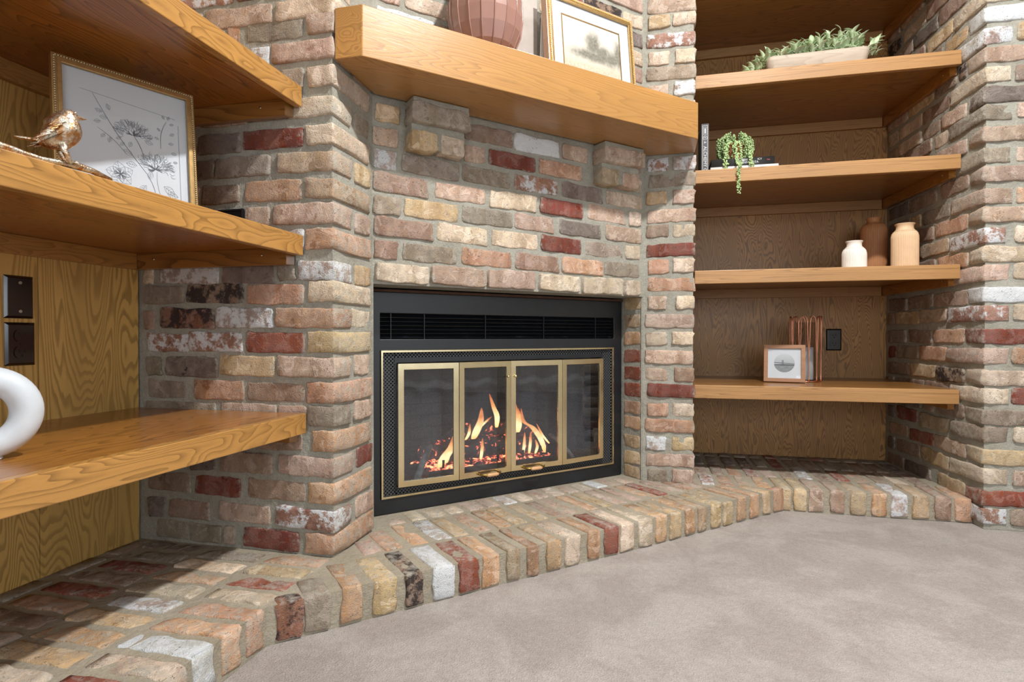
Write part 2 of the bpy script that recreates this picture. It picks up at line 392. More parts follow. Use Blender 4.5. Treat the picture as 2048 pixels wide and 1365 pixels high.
def bridge_sky_mat():
    t = NT('grey_sea_and_sky_print'); s = t.sep(t.tc('Object'))
    n = t.noise(t.mapv(t.tc('Object'), scale=(60, 1, 500)), 1.0, 3)
    sea = t.mix(t.rng(n, 0.35, 0.65), lin('7f8689'), lin('9aa1a4'))
    c = t.mix(t.rng(s[2], -0.0085, -0.0075), sea, t.mix(t.rng(s[2], 0, 0.04), lin('b4bbbf'), lin('cfd6da')))
    return t.done(t.bsdf(c, 0.8))
M['bridge_print'] = bridge_sky_mat()

# ------------------------------------------------------------ mesh helpers
def link(o, parent=None):
    COL.objects.link(o)
    if parent is not None: o.parent = parent
    return o
class MB:
    def __init__(s): s.v = []; s.f = []; s.sm = []
    def add(s, vs, fs, smooth=False):
        b = len(s.v); s.v += [tuple(x) for x in vs]; s.f += [tuple(i + b for i in q) for q in fs]; s.sm += [smooth]*len(fs)
        return s
    def box(s, x0, x1, y0, y1, z0, z1, mt=None):
        vs = [Vector((x, y, z)) for z in (z0, z1) for y in (y0, y1) for x in (x0, x1)]
        if mt: vs = [mt @ v for v in vs]
        return s.add(vs, [(0, 2, 3, 1), (4, 5, 7, 6), (0, 1, 5, 4), (2, 6, 7, 3), (0, 4, 6, 2), (1, 3, 7, 5)])
    def prism(s, poly, z0, z1, mt=None):
        n = len(poly); a = sum(poly[i][0]*poly[(i+1) % n][1] - poly[(i+1) % n][0]*poly[i][1] for i in range(n))
        if a < 0: poly = poly[::-1]
        vs = [Vector((p[0], p[1], z0)) for p in poly] + [Vector((p[0], p[1], z1)) for p in poly]
        if mt: vs = [mt @ v for v in vs]
        fs = [tuple(reversed(range(n))), tuple(range(n, 2*n))] + [(i, (i+1) % n, n + (i+1) % n, n + i) for i in range(n)]
        return s.add(vs, fs)
    def tube(s, pts, r, n=8, closed=False, caps=True):
        pts = [Vector(p) for p in pts]; m = len(pts); rr = r if hasattr(r, '__len__') else [r]*m
        vs = []; up = Vector((0.13, 0.21, 1)).normalized()
        for i, p in enumerate(pts):
            d = (pts[(i+1) % m] - pts[i-1]) if closed else (pts[min(i+1, m-1)] - pts[max(i-1, 0)])
            d.normalize(); a = d.cross(up)
            if a.length < 1e-3: a = d.cross(Vector((1, 0, 0)))
            a.normalize(); b = d.cross(a); up = -b if False else a.cross(d)
            vs += [p + (a*math.cos(2*PI*k/n) + b*math.sin(2*PI*k/n))*rr[i] for k in range(n)]
        fs = []
        for i in range(m if closed else m-1):
            j = (i+1) % m
            fs += [(i*n+k, i*n+(k+1) % n, j*n+(k+1) % n, j*n+k) for k in range(n)]
        if caps and not closed: fs += [tuple(reversed(range(n))), tuple(range((m-1)*n, m*n))]
        return s.add(vs, fs, True)
    def lathe(s, prof, n=32, c=(0, 0, 0), smooth=True, flute=0.0, flute_n=0, cap=True):
        vs = []
        for r, z in prof:
            for k in range(n):
                a = 2*PI*k/n; q = r
                if flute: q = r*(1 - flute*(0.5 + 0.5*math.cos(2*PI*k*(flute_n or n//4)/n)))
                vs.append((c[0] + q*math.cos(a), c[1] + q*math.sin(a), c[2] + z))
        m = len(prof)
        fs = [(i*n+k, i*n+(k+1) % n, (i+1)*n+(k+1) % n, (i+1)*n+k) for i in range(m-1) for k in range(n)]
        if cap: fs.append(tuple(reversed(range(n))))
        return s.add(vs, fs, smooth)
    def ball(s, c, r, seg=8, rings=5, sz=1.0):
        vs = [(c[0], c[1], c[2] - r*sz)]
        for i in range(1, rings):
            a = -PI/2 + PI*i/rings
            vs += [(c[0] + r*math.cos(a)*math.cos(2*PI*k/seg), c[1] + r*math.cos(a)*math.sin(2*PI*k/seg), c[2] + r*sz*math.sin(a)) for k in range(seg)]
        vs.append((c[0], c[1], c[2] + r*sz)); t = len(vs) - 1
        fs = [(0, 1+(k+1) % seg, 1+k) for k in range(seg)]
        for i in range(rings-2):
            fs += [(1+i*seg+k, 1+i*seg+(k+1) % seg, 1+(i+1)*seg+(k+1) % seg, 1+(i+1)*seg+k) for k in range(seg)]
        b = 1 + (rings-2)*seg
        fs += [(b+k, b+(k+1) % seg, t) for k in range(seg)]
        return s.add(vs, fs, True)
    def sheet(s, xs, zs, holes, y0, y1, mt=None):
        """a plate in x-z cut into a grid, cells in `holes` left open, all connected"""
        nx, nz = len(xs), len(zs)
        idx = {}
        vs = []
        for l, y in enumerate((y0, y1)):
            for j, z in enumerate(zs):
                for i, x in enumerate(xs):
                    idx[(i, j, l)] = len(vs); vs.append(Vector((x, y, z)))
        if mt: vs = [mt @ v for v in vs]
        fs = []
        solid = lambda i, j: 0 <= i < nx-1 and 0 <= j < nz-1 and (i, j) not in holes
        for i in range(nx-1):
            for j in range(nz-1):
                if not solid(i, j): continue
                a, b, c, d = (i, j), (i+1, j), (i+1, j+1), (i, j+1)
                fs.append(tuple(idx[q + (0,)] for q in (a, b, c, d)))
                fs.append(tuple(idx[q + (1,)] for q in (d, c, b, a)))
                for (p, q, ni, nj) in ((a, b, i, j-1), (b, c, i+1, j), (c, d, i, j+1), (d, a, i-1, j)):
                    if not solid(ni, nj): fs.append((idx[p+(0,)], idx[p+(1,)], idx[q+(1,)], idx[q+(0,)]))
        return s.add(vs, fs)
    def build(s, name, mat, parent=None, bevel=0.0, smooth=None, bseg=2, **props):
        me = bpy.data.meshes.new(name); me.from_pydata(s.v, [], s.f)
        me.polygons.foreach_set('use_smooth', [bool(x) if smooth is None else smooth for x in s.sm])
        me.materials.append(M[mat] if isinstance(mat, str) else mat); me.update()
        o = bpy.data.objects.new(name, me); link(o, parent)
        if bevel:
            b = o.modifiers.new('bevel', 'BEVEL'); b.width = bevel; b.segments = bseg; b.limit_method = 'ANGLE'; b.angle_limit = 0.6
            b.harden_normals = False
        for k, v in props.items(): o[k] = v
        return o
def thing(name, label, cat, loc=(0, 0, 0), rz=0.0, group=None):
    o = bpy.data.objects.new(name, None); o.empty_display_size = 0.05; link(o)
    o.location = loc; o.rotation_euler = (0, 0, rz); o['label'] = label; o['category'] = cat
    if group: o['group'] = group
    return o
def tag(o, label, cat, group=None):
    o['label'] = label; o['category'] = cat
    if group: o['group'] = group
    return o

# ------------------------------------------------------------ bricks
PAL = {  # hue as laid, whitewash (<0.5) or char (>0.5)
 'p': ('b4927c', .5), 'c': ('c8ae92', .5), 'y': ('bf9c6e', .5), 'g': ('94826f', .5), 'd': ('7f6c62', .62), 'b': ('947560', .5),
 'o': ('b5825f', .5), 'O': ('c08c5e', .5), 'r': ('7d2d18', .5), 'R': ('90391a', .5), 'w': ('aa9184', .24), 'W': ('b09a8c', .02),
 'u': ('a26a55', .34), 'm': ('9c7862', .5), 'v': ('96614a', .27), 'k': ('8e7058', .80), 'K': ('8c5338', .76), 't': ('a98c6c', .5)}
VAR = {}
def brick_mesh(kind, i):
    key = (kind, i)
    if key in VAR: return VAR[key]
    L, D, H = kind; r = 0.0048
    rs = random.Random(hash((round(L*1000), round(D*1000), round(H*1000), i)) & 0xffff)
    def cuts(h, n):
        return [-h, -h + r] + [-h + r + (2*h - 2*r)*k/n for k in range(1, n)] + [h - r, h]
    cx = cuts(L/2, max(2, round(L/0.023))); cy = cuts(D/2, max(1, round(D/0.07))); cz = cuts(H/2, max(2, round(H/0.019)))
    bm = {}; vs = []; fs = []
    seed = Vector((rs.uniform(0, 50), rs.uniform(0, 50), rs.uniform(0, 50)))
    tap = rs.uniform(-0.03, 0.03)
    def vid(i, j, k):
        if (i, j, k) not in bm:
            p = Vector((cx[i], cy[j], cz[k]))
            inn = Vector((max(-L/2+r, min(L/2-r, p.x)), max(-D/2+r, min(D/2-r, p.y)), max(-H/2+r, min(H/2-r, p.z))))
            d = p - inn
            if d.length > 1e-9: p = inn + d.normalized()*r
            q = p + noise.noise_vector(p*24 + seed)*0.0046 + noise.noise_vector(p*75 + seed)*0.0030
            q.z += p.x*tap + noise.noise(Vector((p.x*22, 3.0*(1 if p.z > 0 else -1), 0)) + seed)*0.0022
            if k in (0, len(cz)-1): q.z += 0.0022*noise.noise(Vector((p.x*62, p.z*9, p.y*20)) + seed)
            if i in (0, len(cx)-1): q.x += 0.0030*noise.noise(Vector((p.x*9, p.z*70, p.y*20)) + seed)
            # chipped corners
            if (i in (0, len(cx)-1)) and (k in (0, len(cz)-1)) and noise.noise(p*9 + seed*1.7) > 0.05: q = q*0.955
            bm[(i, j, k)] = len(vs); vs.append(q)
        return bm[(i, j, k)]
    nx, ny, nz = len(cx)-1, len(cy)-1, len(cz)-1
    for i in range(nx):
        for k in range(nz):
            fs.append((vid(i, 0, k), vid(i+1, 0, k), vid(i+1, 0, k+1), vid(i, 0, k+1)))
            fs.append((vid(i, ny, k+1), vid(i+1, ny, k+1), vid(i+1, ny, k), vid(i, ny, k)))
        for j in range(ny):
            fs.append((vid(i, j+1, 0), vid(i+1, j+1, 0), vid(i+1, j, 0), vid(i, j, 0)))
            fs.append((vid(i, j, nz), vid(i+1, j, nz), vid(i+1, j+1, nz), vid(i, j+1, nz)))
    for j in range(ny):
        for k in range(nz):
            fs.append((vid(0, j+1, k), vid(0, j, k), vid(0, j, k+1), vid(0, j+1, k+1)))
            fs.append((vid(nx, j, k), vid(nx, j+1, k), vid(nx, j+1, k+1), vid(nx, j, k+1)))
    me = bpy.data.meshes.new('brick'); me.from_pydata(vs, [], fs)
    me.polygons.foreach_set('use_smooth', [True]*len(fs)); me.materials.append(M['brick']); me.update()
    VAR[key] = me
    return me
KINDS = [(0.05, 0.09, 0.056), (0.085, 0.09, 0.056), (0.115, 0.09, 0.056), (0.185, 0.09, 0.056), (0.175, 0.21, 0.056), (0.085, 0.2, 0.056),
         (0.055, 0.185, 0.085), (0.055, 0.10, 0.085), (0.185, 0.055, 0.085)]
def brick(parent, c, L, D, H, rz, col, tilt=True):
    kind = min(KINDS, key=lambda k: abs(math.log(k[0]/L)) + abs(math.log(k[1]/D))*0.6 + abs(math.log(k[2]/H)))
    me = brick_mesh(kind, random.randrange(5))
    o = bpy.data.objects.new('brick', me); link(o, parent)
    o.location = c; j = 0.012 if tilt else 0.0
    o.rotation_euler = (random.gauss(0, j), random.gauss(0, j*0.7), rz + random.gauss(0, j*0.6))
    fl = 1 if random.random() < 0.5 else -1
    o.scale = (fl*L/kind[0], fl*D/kind[1], H/kind[2]) if tilt and False else (L/kind[0], D/kind[1], H/kind[2])
    h, a = PAL[col]; rgb = lin(h); v = random.uniform(0.88, 1.12)
    o.color = (min(1, rgb[0]*v*random.uniform(0.95, 1.05)), rgb[1]*v, rgb[2]*v*random.uniform(0.94, 1.06), a)
    return o
RANDC = 'ppppccccyygggmmboootdrwuk'
def face_brick(parent, org, e, n, s0, s1, z, col, H=0.0545, D=0.06, proud=None):
    """a brick in a wall face: org + e*s, n points out of the wall"""
    if proud is None: proud = random.uniform(-0.003, 0.004)
    s = (s0 + s1)/2; c = Vector((org[0], org[1], 0)) + e*s - n*(D/2 - proud); c.z = z + random.gauss(0, 0.0012)
    return brick(parent, c, abs(s1 - s0), D, H + random.uniform(-0.003, 0.003), math.atan2(e.y, e.x), col)
def fill(parent, org, e, n, a, b, z, taken, **kw):
    """bricks in what is left of a course between a and b"""
    taken = sorted(taken); cur = a; gaps = []
    for t0, t1 in taken:
        if t0 - cur > 0.05: gaps.append((cur, t0 - 0.012))
        cur = max(cur, t1 + 0.012)
    if b - cur > 0.035: gaps.append((cur, b))
    for g0, g1 in gaps:
        x = g0
        while g1 - x > 0.03:
            L = random.choice((0.19, 0.185, 0.18, 0.09))
            if g1 - x - L < 0.045: L = g1 - x
            if L > 0.23: L = L/2 - 0.006
            face_brick(parent, org, e, n, x, x + L, z, random.choice(RANDC), **kw); x += L + 0.012
EX, EY = Vector((1, 0, 0)), Vector((0, 1, 0))
BR = {
 'F': '''1.361|0.007,0.083,y 0.312,0.498,b 0.506,0.699,W 0.715,0.831,p
1.29|-0.001,0.077,p 0.308,0.391,p 0.403,0.595,r 0.612,0.807,o
1.22|0,0.076,w 0.093,0.286,g 0.304,0.487,g 0.506,0.692,u 0.713,0.911,d 0.929,1.121,c
1.15|-0,0.18,m 0.205,0.391,p 0.407,0.599,c 0.618,0.809,r 0.839,1.033,p 1.047,1.113,c
1.081|0.001,0.086,g 0.099,0.287,y 0.304,0.498,g 0.51,0.677,p 0.706,0.901,d 0.929,1.116,p
1.014|0.003,0.197,m 0.212,0.399,c 0.415,0.606,c 0.622,0.803,r 0.828,1.018,g 1.031,1.109,c
0.943|0.001,0.079,m 0.094,0.282,g 0.302,0.493,o 0.512,0.702,m 0.716,0.911,o 0.921,1.105,g
0.872|0.005,0.178,c 0.19,0.386,p 0.397,0.588,p 0.61,0.793,c 0.808,1.005,c 1.021,1.102,c''',
 'C': '''2.007|-0.014,0.174,p
1.945|-0.011,0.075,y 0.086,0.174,c
1.871|-0.017,0.173,u
1.799|-0.011,0.075,c 0.094,0.175,c
1.736|-0.017,0.173,g
1.671|-0.009,0.067,p 0.091,0.173,w
1.373|-0.012,0.068,v 0.09,0.175,w
1.306|-0.008,0.174,g
1.235|-0.016,0.065,y 0.086,0.174,p
1.165|-0.014,0.175,p
1.101|-0.016,0.071,b 0.088,0.173,c
1.026|-0.016,0.173,r
0.961|-0.011,0.073,o 0.087,0.173,c
0.886|-0.011,0.174,o
0.812|-0.011,0.066,p 0.101,0.172,c
0.741|-0.021,0.171,p
0.667|-0.019,0.066,c 0.083,0.17,c
0.594|-0.021,0.167,p
0.522|-0.018,0.07,p 0.095,0.171,m
0.455|-0.01,0.173,r
0.38|-0.01,0.071,o 0.089,0.171,c
0.314|-0.018,0.171,o
0.24|-0.018,0.065,w 0.086,0.171,y
0.171|-0.016,0.172,p
0.11|-0.012,0.067,g 0.085,0.172,p''',
 'A': '''1.559|-0.989,-0.814,c||
1.512|-1.142,-1.104,o -1.082,-0.908,g -0.896,-0.814,p||
1.443|-1.064,-1.008,w -1.002,-0.814,p||
1.371|-0.973,-0.909,g -0.893,-0.815,c|1.573|
1.291|-1.071,-0.965,g -0.953,-0.816,c|1.473|1.498,1.579,g
1.217|-1.243,-1.105,d -1.095,-0.908,r -0.9,-0.814,c|1.579|
1.147|-1.245,-1.187,d -1.182,-1.012,g -0.987,-0.814,t|1.476|1.495,1.588,y
1.074|-1.228,-1.109,b -1.09,-0.917,o -0.904,-0.819,t|1.583|
1.007|-1.09,-1.013,p -1,-0.817,p|1.476|1.494,1.584,p
0.937|-0.954,-0.909,w -0.901,-0.816,o|1.587|
0.854|-1.434,-1.399,c -1.372,-1.18,w -1.167,-1,d -0.989,-0.932,g -0.924,-0.816,w|1.475|1.496,1.59,y
0.795|-1.425,-1.291,g -1.284,-1.099,k -1.082,-0.909,o -0.895,-0.816,c|1.59|
0.728|-1.426,-1.391,b -1.372,-1.191,K -1.184,-1.003,w -0.995,-0.818,o|1.473|1.481,1.586,c
0.661|-1.419,-1.276,v -1.276,-1.102,v -1.087,-0.91,R -0.897,-0.817,y|1.583|
0.593|-1.423,-1.369,g -1.357,-1.183,d -1.173,-0.999,y -0.988,-0.82,p|1.469|1.492,1.582,p
0.525|-1.418,-1.285,g -1.26,-1.098,o -1.085,-0.908,m -0.9,-0.817,o|1.592|
0.463|-1.426,-1.189,g -1.172,-0.996,p -0.99,-0.901,p -0.895,-0.82,g|1.463|1.487,1.588,p
0.393|-1.239,-1.063,d -1.049,-0.916,m -0.883,-0.815,O|1.581|
0.326|-1.278,-1.191,d -1.17,-1.006,b -0.987,-0.818,p|1.482|1.504,1.6,r
0.255|-1.42,-1.274,b -1.257,-1.11,r -1.083,-0.907,m -0.896,-0.818,O|1.587|
0.183|-1.347,-1.212,m -1.177,-1.016,p -0.995,-0.818,v|1.47|1.499,1.606,p
0.12|-1.391,-1.283,g -1.274,-1.171,g -1.159,-1.127,p -1.098,-0.927,r -0.905,-0.821,o|1.596|''',
 'T': '''1.797|1.137,1.294,W|0.01,0.096,y 0.112,0.253,y 0.27,0.386,b
1.725|1.134,1.22,w 1.23,1.323,y|0.006,0.167,c 0.186,0.283,b
1.659|1.137,1.295,p|0.008,0.105,o 0.175,0.317,b 0.332,0.521,y
1.589|1.138,1.214,c 1.224,1.324,b|0.007,0.207,w 0.221,0.41,b
1.517|1.138,1.296,d|0.006,0.095,t 0.115,0.27,p 0.287,0.409,b
1.457|1.142,1.22,g 1.232,1.325,p|0.003,0.218,p 0.232,0.322,c 0.344,0.553,b
1.381|1.139,1.297,p|-0.001,0.094,y 0.11,0.307,p 0.329,0.543,b
1.308|1.137,1.214,g 1.23,1.326,p|0.001,0.194,c 0.21,0.342,t
1.242|1.14,1.297,p|-0.002,0.085,p 0.097,0.274,b 0.305,0.507,b 0.524,0.698,d
1.167|1.141,1.222,p 1.231,1.327,o|0.002,0.199,W 0.215,0.405,g 0.421,0.49,y 0.506,0.687,b
1.1|1.141,1.298,p|-0.004,0.095,O 0.104,0.314,o 0.325,0.433,m 0.452,0.696,b
1.028|1.138,1.201,v 1.229,1.328,c|0.001,0.205,p 0.218,0.425,t 0.443,0.685,d
0.962|1.137,1.328,c|0.007,0.091,y 0.098,0.291,o 0.309,0.462,b 0.487,0.694,m
0.899|1.13,1.212,p 1.225,1.329,c|0.008,0.189,c 0.205,0.383,p 0.402,0.59,b
0.822|1.135,1.329,W|0.004,0.092,t 0.096,0.32,p 0.329,0.519,b 0.529,0.689,b
0.758|1.136,1.213,u 1.223,1.33,c|0.009,0.22,K 0.227,0.42,t 0.428,0.625,y 0.636,0.701,b
0.677|1.136,1.33,r|-0.006,0.108,c 0.12,0.32,o 0.335,0.517,b 0.537,0.696,g
0.606|1.137,1.213,p 1.221,1.331,o|0.004,0.219,c 0.229,0.418,o 0.43,0.619,g 0.63,0.7,r
0.531|1.134,1.331,c|0.012,0.107,c 0.113,0.293,k 0.304,0.499,y 0.507,0.694,b
0.466|1.133,1.215,c 1.221,1.332,r|0.008,0.2,y 0.217,0.378,b 0.397,0.631,b
0.393|1.136,1.332,g|-0.001,0.105,c 0.117,0.303,b 0.317,0.4,b 0.416,0.607,d
0.331|1.132,1.211,g 1.228,1.333,c|0.012,0.186,c 0.215,0.415,t 0.441,0.611,R 0.634,0.696,d
0.254|1.139,1.333,y|0.003,0.097,y 0.1,0.306,p 0.314,0.508,R 0.522,0.688,o
0.185|1.139,1.212,c 1.226,1.334,p|-0.003,0.199,K 0.21,0.409,y 0.421,0.609,b 0.632,0.694,d
0.108|1.131,1.334,R|0.01,0.102,p 0.108,0.281,y 0.336,0.541,d 0.55,0.693,b
0.046|1.12,1.21,v 1.222,1.335,b|'''}
def rows(key):
    for ln in BR[key].split('\n'):
        q = ln.split('|')
        yield float(q[0]), [[(float(a), float(b), c) for a, b, c in (t.split(',') for t in part.split())] if ('y' if not part else part).find(',') > 0 else (float(part) if part else None) for part in q[1:]]
REC = 0.0045                                   # how far the mortar lies behind the brick faces
def st(o, **kw):
    o['kind'] = 'structure'
    for k, v in kw.items(): o[k] = v
    return o
# ------------------------------------------------------------ setting: floor, shell, windows behind the camera
fl = MB(); NXF = 40
for j in range(NXF+1):
    for i in range(NXF+1):
        x = -1.6 + 5.9*i/NXF; y = -3.3 + 6.6*j/NXF
        fl.v.append((x, y, 0.0035*noise.noise(Vector((x*1.6, y*1.6, 0)))))
fl.f = [(j*(NXF+1)+i, j*(NXF+1)+i+1, (j+1)*(NXF+1)+i+1, (j+1)*(NXF+1)+i) for j in range(NXF) for i in range(NXF)]; fl.sm = [True]*len(fl.f)
st(fl.build('floor', 'carpet'))
st(MB().box(-1.75, 4.4, -3.4, 3.4, CEIL, CEIL+0.1).build('ceiling', 'ceiling_paint'))
st(MB().box(X0-0.16, X0-0.012, -3.3, 3.3, 0, CEIL).build('wall_left', 'wall_paint'))
st(MB().box(X0-0.16, 4.3, Y6+0.012, Y6+0.16, 0, CEIL).build('wall_back', 'wall_paint'))
st(MB().sheet([X0-0.16, -0.75, 1.85, 4.3], [0, 0.6, 2.1, CEIL], {(1, 1)}, -3.2, -3.08).build('wall_rear', 'wall_paint'))
def window(name, x0, x1, z0, z1, y, mt=None):
    xs = [x0]; zs = [z0]; n = 4; m = 3; w = 0.022
    for i in range(1, n): xs += [x0 + (x1-x0)*i/n - w/2, x0 + (x1-x0)*i/n + w/2]
    for j in range(1, m): zs += [z0 + (z1-z0)*j/m - w/2, z0 + (z1-z0)*j/m + w/2]
    xs = [x0, x0+0.06] + xs[1:] + [x1-0.06, x1]; zs = [z0, z0+0.06] + zs[1:] + [z1-0.06, z1]
    holes = {(i, j) for i in range(1, len(xs)-1, 2) for j in range(1, len(zs)-1, 2)}
    o = MB().sheet(xs, zs, holes, y-0.02, y+0.02, mt).build(name, 'white_paint'); st(o)
    MB().box(x0+0.05, x1-0.05, y-0.003, y+0.003, z0+0.05, z1-0.05, mt).build('pane', 'clear_glass', o)
    return o
window('window_1', -0.75, 1.85, 0.6, 2.1, -3.12)
SIDE = Matrix.Translation((4.2, 0, 0)) @ Matrix.Rotation(PI/2, 4, 'Z')
st(MB().sheet([-3.2, -2.0, 0.2, 3.3], [0, 0.6, 2.1, CEIL], {(1, 1)}, -0.1, 0.0, SIDE).build('wall_side', 'wall_paint'))
window('window_2', -2.0, 0.2, 0.6, 2.1, -0.04, SIDE)

# ------------------------------------------------------------ brick piers and walls: a mortar core with every brick a part of it
# left pier: face A (seen across the left alcove) and return B
wa = MB(); wa.prism([(X0-0.012, YA+REC), (X2-REC, YA+REC), (X2-REC, Y3+0.004), (X2-N_.x*0.5-REC*0.7, Y3-N_.y*0.5), (X0-0.012, Y3-N_.y*0.5)], 0.0, CEIL)
wall_pier = st(wa.build('wall_left_pier', 'mortar'), label='left brick pier between the left shelves and the fireplace')
for z, (ra, be, bb) in rows('A'):
    ra = list(ra)
    s0, s1, c = ra.pop()
    if be is None: be = YA + (0.21 if s1 - s0 < 0.12 else 0.1)
    cx = (s0 + X2)/2 + 0.001; cy = (YA + be)/2 - 0.001
    brick(wall_pier, (cx, cy, z), X2 - s0 + 0.003, be - YA + 0.003, 0.055, 0, c)
    for b in ra:
        if abs(z - 1.007) < 0.01 and b[1] < -1.095: continue
        face_brick(wall_pier, (0, YA), EX, -EY, b[0], b[1], z, b[2])
    tk = [(b[0], b[1]) for b in ra] + [(s0, X2)]
    if abs(z - 1.007) < 0.01: tk.append((-1.175, -1.085))
    fill(wall_pier, (0, YA), EX, -EY, X0 + 0.03, X2, z, tk)
    if bb:
        b = bb[0]; face_brick(wall_pier, (X2, 0), EY, EX, b[0], b[1], z, b[2])
    elif be < 1.5: face_brick(wall_pier, (X2, 0), EY, EX, be + 0.014, Y3 - 0.012, z, random.choice(RANDC))
for k in range(10):
    z = 1.63 + 0.07*k; L = 0.17 if k % 2 else 0.085
    brick(wall_pier, (X2 - L/2, YA + 0.05, z), L, 0.1, 0.055, 0, random.choice('pcgt'))
    fill(wall_pier, (0, YA), EX, -EY, X0 + 0.03, X2, z, [(X2 - L, X2)])

# fireplace wall on the diagonal
FO = (X2, Y3)
fm = Matrix.Translation((X2, Y3, 0)) @ Matrix.Rotation(RZ, 4, 'Z')          # local x along the wall, y into it
LINT = 0.838
wf = MB()
wf.sheet([-0.3, 0.0, DL, DL+0.28], [0.0, LINT, CEIL], {(1, 0)}, REC, 0.45, fm)
wall_diag = st(wf.build('wall_fireplace', 'mortar'), label='diagonal brick chimney wall over the fireplace')
for z, (rf,) in rows('F'):
    pr = 0.012 if abs(z - 0.872) < 0.01 else None
    for b in rf:
        face_brick(wall_diag, FO, E_, N_, b[0], b[1], z, b[2], proud=pr, H=0.056 if pr is None else 0.060)
    if z > 1.2: fill(wall_diag, FO, E_, N_, 0.005, DL - 0.01, z, [(b[0], b[1]) for b in rf] + [(0.09, 0.30), (0.845, 1.05)])
up = [(1.59, [(0.0, 0.11, 'c'), (0.125, 0.29, 'b')]), (1.66, [(0.01, 0.20, 'W'), (0.22, 0.29, 'b')]), (1.73, [(0.0, 0.09, 'p'), (0.105, 0.29, 'c')]), (1.80, []), (1.87, []), (1.94, []), (2.01, []), (2.08, []), (2.15, []), (2.22, []), (2.29, [])]
for z, bs in up:
    for b in bs: face_brick(wall_diag, FO, E_, N_, b[0], b[1], z, b[2])
    fill(wall_diag, FO, E_, N_, 0.005, DL - 0.01, z, [(b[0], b[1]) for b in bs] + ([(0.30, 0.605)] if z > 1.5 else []))
# corbels under the mantel: wide brick above two headers, stepping out
for a, b, cols, ins in ((0.10, 0.297, 'gyc', (0.150, 0.158)), (0.862, 1.066, 'ptp', (0.142, 0.15))):
    o = MB().box(a+0.003, b-0.003, -0.066, 0.02, 1.384, MZB-0.001, fm).build('corbel_mortar', 'mortar', wall_diag, bevel=0.004)
    MB().box(a+0.006, b-0.008, -0.043, 0.02, 1.262, 1.345, fm).build('corbel_mortar', 'mortar', wall_diag, bevel=0.004)
    m = (a+b)/2
    brick(wall_diag, fm @ Vector((m, -0.032, 1.363)), b-a, 0.075, 0.058, RZ, cols[0])
    brick(wall_diag, fm @ Vector((a+0.047, -0.017, 1.284)), 0.088, 0.062, 0.058, RZ, cols[1])
    brick(wall_diag, fm @ Vector((b-0.052, -0.017, 1.284)), 0.082, 0.062, 0.056, RZ, cols[2])
# painted panel set in the chimney breast above the mantel
st(MB().box(0.305, 0.60, -0.002, 0.03, MZT+0.001, CEIL-0.001, fm).build('chimney_panel', 'plaster', wall_diag))
# right jamb of the firebox: a stack of headers
jo = X2 + E_.x*DL, Y3 + E_.y*DL
JN = -E_; JE = -N_
for z, c in zip((0.812, 0.741, 0.667, 0.594, 0.522, 0.455, 0.38, 0.314, 0.24, 0.171, 0.112), 'ytORRRoOyyy'):
    face_brick(wall_diag, jo, JE, JN, 0.018, 0.112, z, c, D=0.04, proud=0.002)

# right pier
wc = MB(); wc.prism([(X4-0.01, Y4+REC), (X5-REC, Y4+REC), (X5-REC, Y6+0.01), (X4+0.12, Y6+0.01)], 0.0, CEIL)
wall_rp = st(wc.build('wall_right_pier', 'mortar'), label='slim brick pier between the fireplace and the right alcove')
for z, (rc,) in rows('C'):
    for b in rc: face_brick(wall_rp, (0, Y4), EX, -EY, b[0], b[1], z, b[2], D=0.095)
for z in (1.60, 2.08, 2.15, 2.22, 2.29): face_brick(wall_rp, (0, Y4), EX, -EY, -0.012, 0.173, z, random.choice('pcg'), D=0.095)
for k in range(29):
    face_brick(wall_rp, (X5, 0), EY, EX, Y4+0.11, Y4+0.29, 0.12 + 0.0712*k, random.choice(RANDC))

# right wall: side S of the alcove and face T towards the room
ws = MB(); ws.prism([(X6+REC, Y7+REC), (2.1, Y7+REC), (2.1, 3.2), (s_wall_x(3.2)+REC, 3.2)], 0.0, CEIL)
wall_r = st(ws.build('wall_right', 'mortar'), label='brick wall closing the right alcove and turning into the room')
SO = (X6, Y7); SN = NS if NS.x < 0 else -NS
def corner_r(z, tx, sy, c):
    w = tx - X6
    if w < 0.12:                                # long side lies along the alcove wall
        L = sy - Y7; p = Vector((X6, Y7, 0)) + ES*(L/2 - 0.001) - SN*(w/2 - 0.002)
        brick(wall_r, (p.x, p.y, z), w + 0.003, L + 0.003, 0.055, math.atan2(ES.y, ES.x) - PI/2, c)
    else:
        brick(wall_r, ((X6 + tx)/2 - 0.004, (Y7 + sy)/2, z), w + 0.003, sy - Y7 + 0.003, 0.055, 0, c)
zt = 0
for z, (rt, rs) in rows('T'):
    short = rt[0][1] < 1.23
    x1 = rt[0][1] if short else 1.32
    far = max(rs, key=lambda b: -b[0])[1] if rs else 0.19
    corner_r(z, x1, Y7 + far, rt[0][2])
    # show the alcove-side colour on its own brick when it differs strongly
    tk = [(X6, x1)]
    for b in rt[1:]:
        xe = max(b[1], b[0]+0.185); face_brick(wall_r, (0, Y7), EX, -EY, b[0], xe, z, b[2]); tk.append((b[0], xe))
    fill(wall_r, (0, Y7), EX, -EY, X6, 1.62, z, tk)
    if rs:
        sk = [(0, far)]
        for b in sorted(rs)[1:]:
            face_brick(wall_r, SO, ES, SN, b[0], b[1], z, b[2]); sk.append((b[0], b[1]))
        fill(wall_r, SO, ES, SN, 0.0, LS - 0.015, z, sk)
